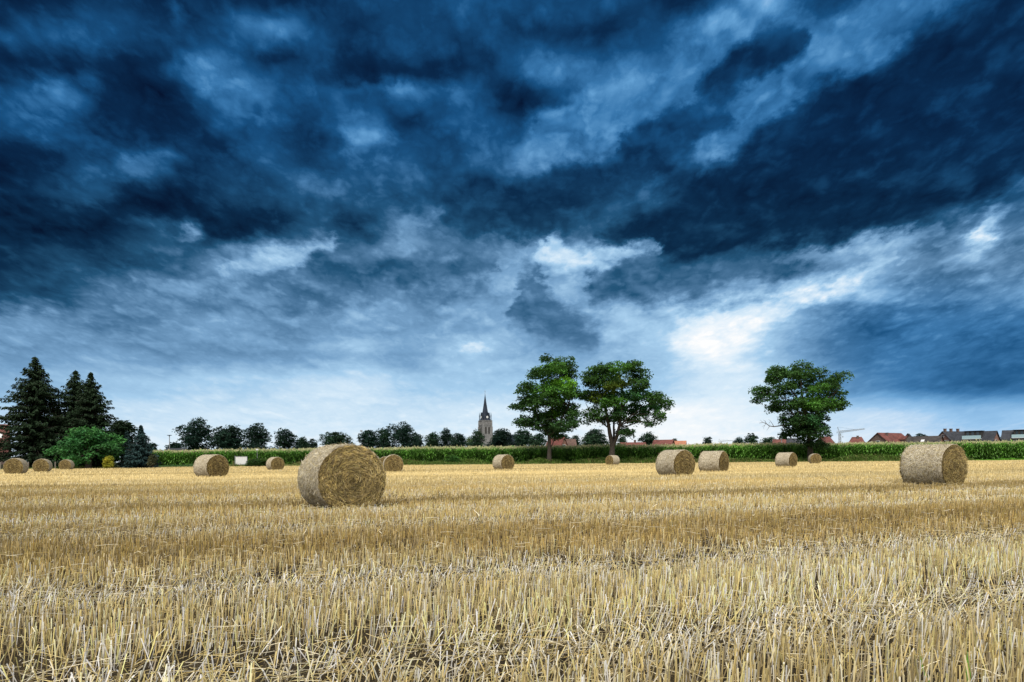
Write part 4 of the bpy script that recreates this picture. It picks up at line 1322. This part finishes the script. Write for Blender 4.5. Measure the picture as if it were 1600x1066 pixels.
# ------------------------------------------------------------------ houses
def house(name, label, pxc, ridge_y, Y, width, depth, eave, roof_m, wall_m, yaw=0.0, chim=(), windows=(), balcony=None, hip=0.0, cat='house', over=0.35, dormer=None, skylight=None):
    """ridge along local x; width along it; height of the ridge read off the photograph row"""
    top = P(pxc, ridge_y, Y).z
    eh = eave
    root = empty(name, (GX(pxc, Y), Y, 0), label, cat, 'village houses beyond the maize', yaw)
    w, d = width / 2, depth / 2
    b = MB()
    b.box((0, 0, eh / 2 - .05), (width, depth, eh + .1))
    if hip == 0:
        for s in (-1, 1):
            b.poly([(s * w, -d * s, eh), (s * w, d * s, eh), (s * w, 0, top - .12)])
    b.build('wall', wall_m, root)
    ro = MB()
    k = (top - eh) / d
    ov = over
    hx = hip
    for s in (-1, 1):
        A = (-w - ov, s * (d + ov), eh - k * ov); B = (w + ov, s * (d + ov), eh - k * ov)
        Cc = (w + ov - hx, 0, top); D = (-w - ov + hx, 0, top)
        th = .18
        lo = [(p[0], p[1], p[2] - th) for p in (A, B, Cc, D)]
        ro.poly([A, B, Cc, D] if s < 0 else [D, Cc, B, A])
        ro.poly(lo[::-1] if s < 0 else lo)
        ro.poly([A, B, lo[1], lo[0]])
        if hip == 0:
            ro.poly([B, Cc, lo[2], lo[1]]); ro.poly([A, D, lo[3], lo[0]])
    if hip:
        for s in (-1, 1):
            ro.poly([(s * (w + ov), -(d + ov), eh - k * ov), (s * (w + ov), d + ov, eh - k * ov), (s * (w + ov - hx), 0, top)])
    ro.build_to = None
    roof = ro.build('roof', roof_m, root)
    for (cx, cy) in chim:
        c = MB()
        z = top - k * abs(cy)
        c.box((cx, cy, z), (.7, .6, 1.5))
        c.box((cx, cy, z + .79), (.84, .74, .12))
        c.build('chimney', M_DBRICK, roof)
    for (side, t, z, ww, wh) in windows:
        # side: 'l' / 'r' gable, 'f' front wall; t position along that wall
        fr = MB(); pn = MB()
        if side == 'f':
            fr.box((t, -d - .01, z), (ww, .1, wh)); pn.box((t, -d - .07, z), (ww - .2, .04, wh - .2))
        else:
            s = -1 if side == 'l' else 1
            fr.box((s * (w + .01), t, z), (.1, ww, wh)); pn.box((s * (w + .07), t, z), (.04, ww - .2, wh - .2))
        f = fr.build('window', M_WHITE, root)
        pn.build('pane', M_GLASS, f)
    if skylight:
        sx, tt, ww, wh = skylight
        yy = -(d) * (1 - tt); zz = top - k * abs(yy)
        ny, nz = -k / math.hypot(k, 1), 1 / math.hypot(k, 1)
        sk = MB()
        uy, uz = -nz, ny * 1.0
        pts = []
        for (a_, c_) in ((-.5, -.5), (.5, -.5), (.5, .5), (-.5, .5)):
            pts.append((sx + a_ * ww, yy + ny * .09 + c_ * wh * nz, zz + nz * .09 + c_ * wh * k / math.hypot(k, 1)))
        low = [(p[0], p[1] - ny * .09, p[2] - nz * .09) for p in pts]
        sk.poly(pts)
        for i in range(4):
            j = (i + 1) % 4
            sk.poly([pts[i], low[i], low[j], pts[j]])
        sk.build('skylight', M_WHITE, roof)
    if balcony:
        bx, zf, bw = balcony                                    # recessed roof balcony on the front slope
        yb = -d * (top - zf) / (top - eh)
        rc = MB()
        rc.box((bx, yb + .55, zf + 1.25), (bw, 1.9, 2.1))
        dm = rc.build('dormer', M_VOID, roof)  # solid box for the recess, its shade painted as a dark colour
        rf = MB(); rf.box((bx, yb + .5, zf + 2.38), (bw + .5, 2.4, .14)); rf.build('dormer_roof', M_DTILE, dm)
        dw = MB()
        for i in range(3):
            dw.box((bx - bw * .30 + i * bw * .3, yb - .43, zf + 1.2), (bw * .16, .06, 1.6))
        dw.build('balcony_door', M_GLASS, dm)
        pn = MB(); pn.box((bx - .2, yb - .95, zf + .45), (bw + .6, .06, 1.0)); pn.build('balustrade', M_BALC, roof)
        sl = MB(); sl.box((bx - .2, yb - .3, zf - .12), (bw + .6, 1.4, .12)); sl.build('balcony_floor', M_WHITE, roof)
    if dormer:
        dx, zf, dw_, dh = dormer
        yb = -d * (top - zf) / (top - eh) - .3
        dd = MB()
        dd.box((dx, yb + 1.2, zf + dh * .3), (dw_, 2.4, dh * .6))
        dd.poly([(dx - dw_ / 2, yb, zf + dh * .6), (dx + dw_ / 2, yb, zf + dh * .6), (dx, yb, zf + dh)])
        dm = dd.build('dormer', wall_m, roof)
        dr = MB()
        for s in (-1, 1):
            dr.poly([(dx, yb - .2, zf + dh + .05), (dx + s * (dw_ / 2 + .25), yb - .2, zf + dh * .6 - .1), (dx + s * (dw_ / 2 + .25), yb + 3.2, zf + dh * .6 - .1), (dx, yb + 3.2, zf + dh + .05)])
        dr.build('dormer_roof', roof_m, dm)
    return root


def wm(px, Y):
    return px * Y / F


house('house', 'big house with dark grey roof, brick gable and long pale glass balcony', 1527.5, 674, 215, wm(50, 215), 11, 3.3, M_DTILE, M_BRICK, R(-53), chim=(), balcony=(-0.3, 6.15, 4.6),
      windows=(('r', 0, 5.2, 1.2, 1.3), ('r', -2.2, 5.2, 1.0, 1.3)))
house('house', 'dark roofed house cut off by the right border, with pale balcony', 1606, 671.5, 212, wm(62, 212), 11, 3.5, M_DTILE, M_BRICK, R(-42), balcony=(-1.2, 6.3, 4.0))
house('house', 'narrow brick gable house with steep dark roof and three chimneys', 1489, 674.0, 225, 8.6, 9.6, 4.2, M_DTILE, M_BRICK, R(18), chim=((-3.4, 0), (-.8, 0), (2.2, 0)),
      windows=(('l', 0.0, 5.3, 4.2, 1.2), ('l', 0, 7.4, .9, .9)))
house('house', 'long low house with dull dark grey brown roof and a white skylight', 1446, 681.5, 222, wm(44, 222), 10, 3.2, M_GTILE, M_BRICK, R(-48), skylight=(-.2, .62, 1.0, 1.1))
house('house', 'small dark pointed roof between the red gabled house and the long low one', 1420, 677.5, 235, 7, 7, 3.6, M_DTILE, M_DBRICK, R(55))
house('house', 'red tiled house with dark gable, chimney and dormers', 1390, 676.5, 230, 13.5, 12, 3.5, M_RTILE, M_DBRICK, R(31), chim=((-3.2, -1.0),), dormer=(2.2, 4.9, 2.8, 2.6),
      windows=(('l', 0, 5.4, 1.4, 1.2), ('l', 2.4, 5.2, 1.0, 1.1)))
house('house', 'low red hipped roof with a chimney right of the crane', 1339, 682.8, 240, wm(31, 240), 9.5, 3.4, M_RTILE, M_BRICK, R(-30), chim=((.3, -.5),), hip=2.3)
house('house', 'red roof with dark peak just right of the lone broad tree', 1289, 682, 250, 7, 8, 3.5, M_RTILE, M_DBRICK, R(40))
house('house', 'dull pink roof left of the lone broad tree under the street lamp', 1218, 686.3, 260, wm(17, 260), 8, 3.4, M_RTILE, M_RENDER, R(-24))
house('house', 'low dark grey roof half behind the left side of the lone broad tree', 1237, 685, 280, wm(20, 280), 9, 3.4, M_DTILE, M_DBRICK, R(-5))
house('house', 'bright red roof right of the round dark tree above the maize', 1037, 687.2, 250, wm(29, 250), 9, 3.6, M_RTILE, M_BRICK, R(-30))
house('house', 'orange roof beside the bright red one above the maize', 1061, 688.8, 252, wm(20, 252), 9, 3.6, M_OTILE, M_RENDER, R(-18))
house('house', 'flat looking red roof with small chimney right of the forked tree trunk', 989, 691.2, 255, wm(37, 255), 9, 3.8, M_RTILE, M_BRICK, R(3), chim=((.8, 0),))
house('house', 'red gabled roof with a white gable window between the two near trees', 870, 683.5, 250, 7.5, 5.5, 3.8, M_RTILE, M_BRICK, R(-48), windows=(('r', 0, 5.4, 1.5, 1.3),))
house('house', 'brown roof right of the red gabled one between the two near trees', 889, 686, 262, wm(19, 262), 8, 3.7, M_BTILE, M_BRICK, R(6))
house('house', 'red roofed house with white skylight at the left border behind the tallest spruce', -52, 662, 135, wm(104, 135), 9, 3.0, M_RTILE, M_DBRICK, R(33), skylight=(5.4, .58, .8, 1.1))
house('shed', 'low grey roof behind the maize beside the lamp pole on the left', 276, 700.5, 175, wm(30, 175), 6, 2.4, M_DTILE, M_DBRICK, R(-6), cat='shed')


# ------------------------------------------------------------------ church
def church():
    Y = 600.0
    m = Y / F
    cx = GX(758.7, Y)
    yaw = R(28)
    root = empty('church', (cx, Y, 0), 'stone church tower with dark slate spire, corner turrets and cross', 'church', None, yaw)
    zt = P(758.7, 657, Y).z; tip = P(758.7, 616, Y).z; top = P(758.7, 609.5, Y).z
    W = 8.3
    h = W / 2
    b = MB()
    b.box((0, 0, zt / 2), (W, W, zt))
    for sx in (-1, 1):
        for sy in (-1, 1):
            b.box((sx * h, sy * h, zt * .42), (1.5, 1.5, zt * .84))
            b.box((sx * h, sy * h, zt * .90), (1.0, 1.0, zt * .18))
    for z, p in ((zt - .35, .5), (zt - 3.9, .45), (zt - 4.9, .3), (zt * .62, .25)):
        b.box((0, 0, z), (W + 2 * p, W + 2 * p, .55))
    for i in range(9):                      # arcaded gallery
        t = -h + W * (i + .5) / 9
        for s in (-1, 1):
            b.box((t, s * (h + .16), zt - 2.2), (.38, .3, 2.9)); b.box((s * (h + .16), t, zt - 2.2), (.3, .38, 2.9))
    b.build('tower', M_STONE, root)

    def arch(o_, ux, uy, t, z, w, hh, mat_, nm, par, out=.05):
        a = MB()
        pts = []
        for (dx, dz) in [(-w / 2, -hh / 2), (w / 2, -hh / 2)] + [(w / 2 * math.cos(q), hh / 2 - w / 2 + w / 2 * 1.5 * math.sin(q)) for q in np.linspace(0, math.pi, 9)]:
            pts.append((dx, dz))
        f1 = [(ux * (h + out) + -uy * (t + p[0]), uy * (h + out) + ux * (t + p[0]), z + p[1]) for p in pts]
        f0 = [(ux * (h - .1) + -uy * (t + p[0]), uy * (h - .1) + ux * (t + p[0]), z + p[1]) for p in pts]
        a.poly(f1)
        n = len(pts)
        for i in range(n):
            j = (i + 1) % n
            a.poly([f1[i], f0[i], f0[j], f1[j]])
        return a.build(nm, mat_, par)
    for (ux, uy) in ((0, -1), (-1, 0), (1, 0), (0, 1)):
        for t in (-1.55, 1.55):
            fr = arch(None, ux, uy, t, zt - 9.0, 2.2, 6.6, M_STONE, 'belfry_window', root, .12)
            arch(None, ux, uy, t, zt - 9.0, 1.5, 5.8, M_VOID, 'louvre', fr, .2)
    # spire: square eaves broaching to a tall octagon
    sp = MB()

    def ring(rad, z, sq):
        out = []
        for i in range(8):
            a = math.pi / 8 + i * math.pi / 4
            x, y = math.cos(a), math.sin(a)
            mx = max(abs(x), abs(y))
            k = (1 - sq) * rad / math.cos(math.pi / 8) + sq * rad / mx
            out.append((x * k, y * k, z))
        return out
    levels = [ring(h + .5, zt, .8), ring(h * .84, zt + (tip - zt) * .09, .5), ring(h * .60, zt + (tip - zt) * .24, .1), ring(h * .30, zt + (tip - zt) * .60, 0), ring(.10, tip, 0)]
    for a, c in zip(levels[:-1], levels[1:]):
        for i in range(8):
            j = (i + 1) % 8
            sp.poly([a[i], a[j], c[j], c[i]])
    sp.poly(levels[0][::-1])
    spire = sp.build('spire', M_SLATE, root)
    for sx in (-1, 1):
        for sy in (-1, 1):
            t = MB()
            x, y = sx * (h - .35), sy * (h - .35)
            t.tube([(x, y, zt - .2), (x, y, zt + 3.4), (x, y, zt + 3.6), (x, y, zt + 7.2)], [.34, .34, .42, .03], 8)
            t.build('turret', M_SLATE, root)
    for (ux, uy) in ((0, -1), (-1, 0), (1, 0), (0, 1)):
        d = MB()

        def w(a, o, z):
            return (ux * o - uy * a, uy * o + ux * a, z)
        o1 = h - .15
        d.poly([w(-1.5, o1, zt + .05), w(1.5, o1, zt + .05), w(1.5, o1, zt + 3.0), w(0, o1, zt + 6.6), w(-1.5, o1, zt + 3.0)])
        for s in (-1, 1):
            d.poly([w(s * 1.5, o1, zt + .05), w(s * 1.5, o1, zt + 3.0), w(s * 1.5, h * .4, zt + 3.0), w(s * 1.5, h * .4, zt + .05)])
            d.poly([w(s * 1.75, o1 + .2, zt + 2.6), w(0, o1 + .2, zt + 6.9), w(0, h * .2, zt + 6.9), w(s * 1.75, h * .2, zt + 2.6)])
        dm = d.build('dormer', M_SLATE, spire)
        ck = MB()
        pts = [w(math.cos(q) * 1.05, o1 + .1, zt + 2.7 + math.sin(q) * 1.05) for q in np.linspace(0, 2 * math.pi, 20, endpoint=False)]
        ck.poly(pts)
        back = [w(math.cos(q) * 1.05, o1 - .05, zt + 2.7 + math.sin(q) * 1.05) for q in np.linspace(0, 2 * math.pi, 20, endpoint=False)]
        for i in range(20):
            j = (i + 1) % 20
            ck.poly([pts[i], back[i], back[j], pts[j]])
        ck.build('clock_face', M_WHITE, dm)
    c = MB()
    c.tube([(0, 0, tip - .3), (0, 0, top)], [.16, .10], 6)
    c.box((0, 0, top - 1.3), (1.5, .14, .14))
    c.build('cross', M_STEEL, spire)
    # nave to the right behind
    n = MB(); nr = MB()
    zr = P(760, 679, Y).z
    nl, nw, ne = 34.0, 13.0, 11.0
    n.box((h + nl / 2, 1.0, ne / 2), (nl, nw, ne))
    n.poly([(h + nl, 1 - nw / 2, ne), (h + nl, 1 + nw / 2, ne), (h + nl, 1, zr - .2)])
    n.poly([(h, 1 - nw / 2, ne), (h, 1 + nw / 2, ne), (h, 1, zr - .2)])
    n.build('nave', M_STONE, root)
    for s in (-1, 1):
        A = [(h - .02, 1 + s * (nw / 2 + .5), ne - .9), (h + nl + .4, 1 + s * (nw / 2 + .5), ne - .9), (h + nl + .4, 1, zr), (h - .02, 1, zr)]
        nr.poly(A); nr.poly([(p[0], p[1], p[2] - .25) for p in A][::-1])
        nr.poly([A[0], A[1], (A[1][0], A[1][1], A[1][2] - .25), (A[0][0], A[0][1], A[0][2] - .25)])
    nr.build('nave_roof', M_SLATE, root)


church()


# ------------------------------------------------------------------ small things
def crane(name, label, px, base_top, Y, jib_l, jib_r, rise, pale):
    root = empty(name, (GX(px, Y), Y, 0), label, 'crane', 'building cranes on the skyline')
    H = P(px, base_top, Y).z
    s = .40
    mt = MB()
    for sx in (-s, s):
        for sy in (-s, s):
            mt.tube([(sx, sy, 0), (sx, sy, H)], [.10, .10], 4)
    nseg = max(5, int(H / 1.6))
    for i in range(nseg):
        z0, z1 = H * i / nseg, H * (i + 1) / nseg
        for sy in (-s, s):
            mt.tube([(-s, sy, z0), (s, sy, z1)], [.05, .05], 4)
        for sx in (-s, s):
            mt.tube([(sx, -s, z0), (sx, s, z1)], [.05, .05], 4)
    mt.build('mast', pale, root)
    j = MB()
    n = 12
    for (oy, oz) in ((-.45, 0), (.45, 0), (0, .9)):
        j.tube([(-jib_l, oy, H + .2 + oz * .4), (0, oy, H + .2 + oz), (jib_r, oy, H + .2 + rise + oz * .4)], [.09, .09, .07], 4)
    for i in range(n):
        t0, t1 = i / n, (i + 1) / n
        for oy in (-.45, .45):
            j.tube([(jib_r * t0, oy, H + .2 + rise * t0), (jib_r * (t0 + t1) / 2, 0, H + .2 + rise * (t0 + t1) / 2 + .9 - .5 * t0)], [.05, .05], 4)
            j.tube([(jib_r * (t0 + t1) / 2, 0, H + .2 + rise * (t0 + t1) / 2 + .9 - .5 * t0), (jib_r * t1, oy, H + .2 + rise * t1)], [.05, .05], 4)
    j.build('jib', pale, root)
    ap = MB()
    ap.tube([(0, 0, H), (-jib_l * .75, 0, H + 3.0)], [.14, .10], 5)
    ap.tube([(-jib_l * .75, 0, H + 3.0), (jib_r * .6, 0, H + .8 + rise * .6)], [.035, .035], 4)
    ap.tube([(-jib_l * .75, 0, H + 3.0), (-jib_l, 0, H + .2)], [.035, .035], 4)
    ap.build('apex_frame', pale, root)
    cw = MB(); cw.box((-jib_l * .2, 0, 1.2), (2.4, 2.0, 1.6)); cw.build('counterweight', M_STONE, root)
    hk = MB()
    hk.tube([(jib_r * .12, 0, H + .2), (jib_r * .12, 0, H - 1.6)], [.03, .03], 4)
    hk.box((jib_r * .12, 0, H - 1.8), (.4, .3, .5)); hk.build('hook', pale, root)


crane('tower_crane', 'grey tower crane with a long jib left of the red hipped roof', 1312.5, 677, 330, 1.4, 12.0, 1.6, M_STEEL)
crane('tower_crane', 'faint distant tower crane on the skyline between pair of bales and pointed tree', 1127, 690.5, 700, 3.0, 16.0, 1.0, M_STEEL)


def lamp_pole(name, label, px, top, Y, kind):
    root = empty(name, (GX(px, Y), Y, 0), label, 'lamp', None)
    H = P(px, top, Y).z
    p = MB()
    if kind == 'arm':
        p.tube([(0, 0, 0), (0, 0, H * .5), (0, 0, H - .6), (.25, 0, H - .15), (.9, 0, H)], [.14, .11, .09, .08, .07], 7)
        hd = MB(); hd.box((1.25, 0, H), (.9, .3, .16)); hd.tube([(1.25, 0, H - .08), (1.25, 0, H - .18)], [.16, .1], 8)
    elif kind == 'flat':
        p.tube([(0, 0, 0), (0, 0, H - .3)], [.14, .10], 7)
        hd = MB(); hd.box((0, 0, H - .05), (.9, .9, .14)); hd.tube([(0, 0, H - .3), (0, 0, H - .12)], [.10, .28], 8)
    else:
        p.tube([(0, 0, 0), (0, 0, H - .4)], [.18, .12], 7)
        p.box((0, 0, H - .4), (3.2, .14, .14))
        hd = MB()
        for s in (-1, 1):
            hd.box((s * 1.25, -.15, H), (1.1, .35, .75))
    p.build('pole', M_STEEL, root)
    hd.build('lamp_head', M_STEEL if kind != 'flat' else M_DTILE, root)


lamp_pole('street_lamp', 'slim grey street lamp rising left of the lone broad tree', 1221.5, 672.5, 255, 'arm')
lamp_pole('street_lamp', 'thin pale lamp pole with a flat dark head right of the blue spruce', 265, 680, 185, 'flat')
lamp_pole('floodlight', 'floodlight mast with two lamp heads behind a dark tree right of the largest bale', 569, 673.5, 330, 'twin')


def white_board():
    Y = 107.5
    px = 376.5
    root = empty('notice_board', (GX(px, Y), Y, 0), 'plain white board on posts in the verge before the maize', 'board', None, R(4))
    zt = P(px, 713.5, Y).z
    pn = MB(); pn.box((.06, 0, zt - .62), (1.75, .06, 1.24)); pn.build('panel', M_WHITE, root)
    fr = MB()
    for z in (zt, zt - 1.26):
        fr.box((.06, -.02, z), (1.85, .10, .06))
    fr.build('frame', M_STEEL, root)
    for x in (-.9, .95):
        p = MB(); p.tube([(x, 0, -.1), (x, 0, zt + (.12 if x < 0 else 0))], [.06, .05], 7); p.build('post', M_STEEL, root)


white_board()


def sign_post():
    Y = 109.0
    px = 402
    root = empty('sign_post', (GX(px, Y), Y, 0), 'thin grey sign post in front of the maize right of the white board', 'sign')
    zt = P(px, 702, Y).z
    p = MB(); p.tube([(0, 0, -.1), (0, 0, zt - .05)], [.035, .03], 7); p.build('post', M_STEEL, root)
    s = MB(); s.box((0, -.05, zt - .05), (.40, .03, .22)); s.build('plate', M_WHITE, root)


sign_post()
fp = None
for px, Y, lb in ((1, 90.5, 'at the left border'), (44, 90.5, 'between the first two bales on the left'), (86.5, 90.5, 'left of the farthest of the three left bales')):
    if fp is None:
        b = MB()
        b.tube([(0, 0, -.2), (.01, 0, .5), (0, .01, .98), (0, .01, 1.03)], [.075, .07, .065, .035], 8)
        o = b.build('fence_post', M_POST)
        fp = o
    else:
        o = fp.copy(); COL.objects.link(o)
    o.location = (GX(px, Y), Y, 0)
    o.rotation_euler = (0, R(2 * (px % 3 - 1)), px)
    tag(o, 'weathered grey fence post ' + lb, 'fence post', 'garden fence posts')


def shoot(px, py, hpx, tilt, label, seed):
    Y = CAMH * F / (py - HOR + .0081 * (px - 800))
    r = np.random.default_rng(seed)
    b = MB()
    L = hpx * Y / F
    for i in range(3 if seed == 1 else 2):
        a = tilt + r.normal(0, .12) ; l = L * (1 - .25 * i); x0 = .012 * i
        pts = [Vector((x0 + math.sin(a) * l * t + .04 * l * t * t * (1 - 2 * (i % 2)), .01 * i, math.cos(a) * l * t)) for t in (0, .35, .7, 1)]
        w = [.0045, .005, .004, .0006]
        v = []
        for p, ww in zip(pts, w):
            v += [(p.x - ww, p.y, p.z), (p.x, p.y + ww * .5, p.z), (p.x + ww, p.y, p.z)]
        fs = [[k * 3 + j, k * 3 + j + 1, k * 3 + j + 4, k * 3 + j + 3] for k in range(3) for j in range(2)]
        b.add(v, fs, (0.16, 0.42, 0.05))
    o = b.build('grass_shoot', M_GRASS)
    o.location = (GX(px, Y), Y, 0)
    tag(o, label, 'grass', 'green shoots in the stubble')


shoot(1508, 1075, 58, -.06, 'bright green upright grass shoot at the lower right', 1)
shoot(1447, 1068, 45, -.32, 'thin slanting green grass blade left of the upright shoot', 2)
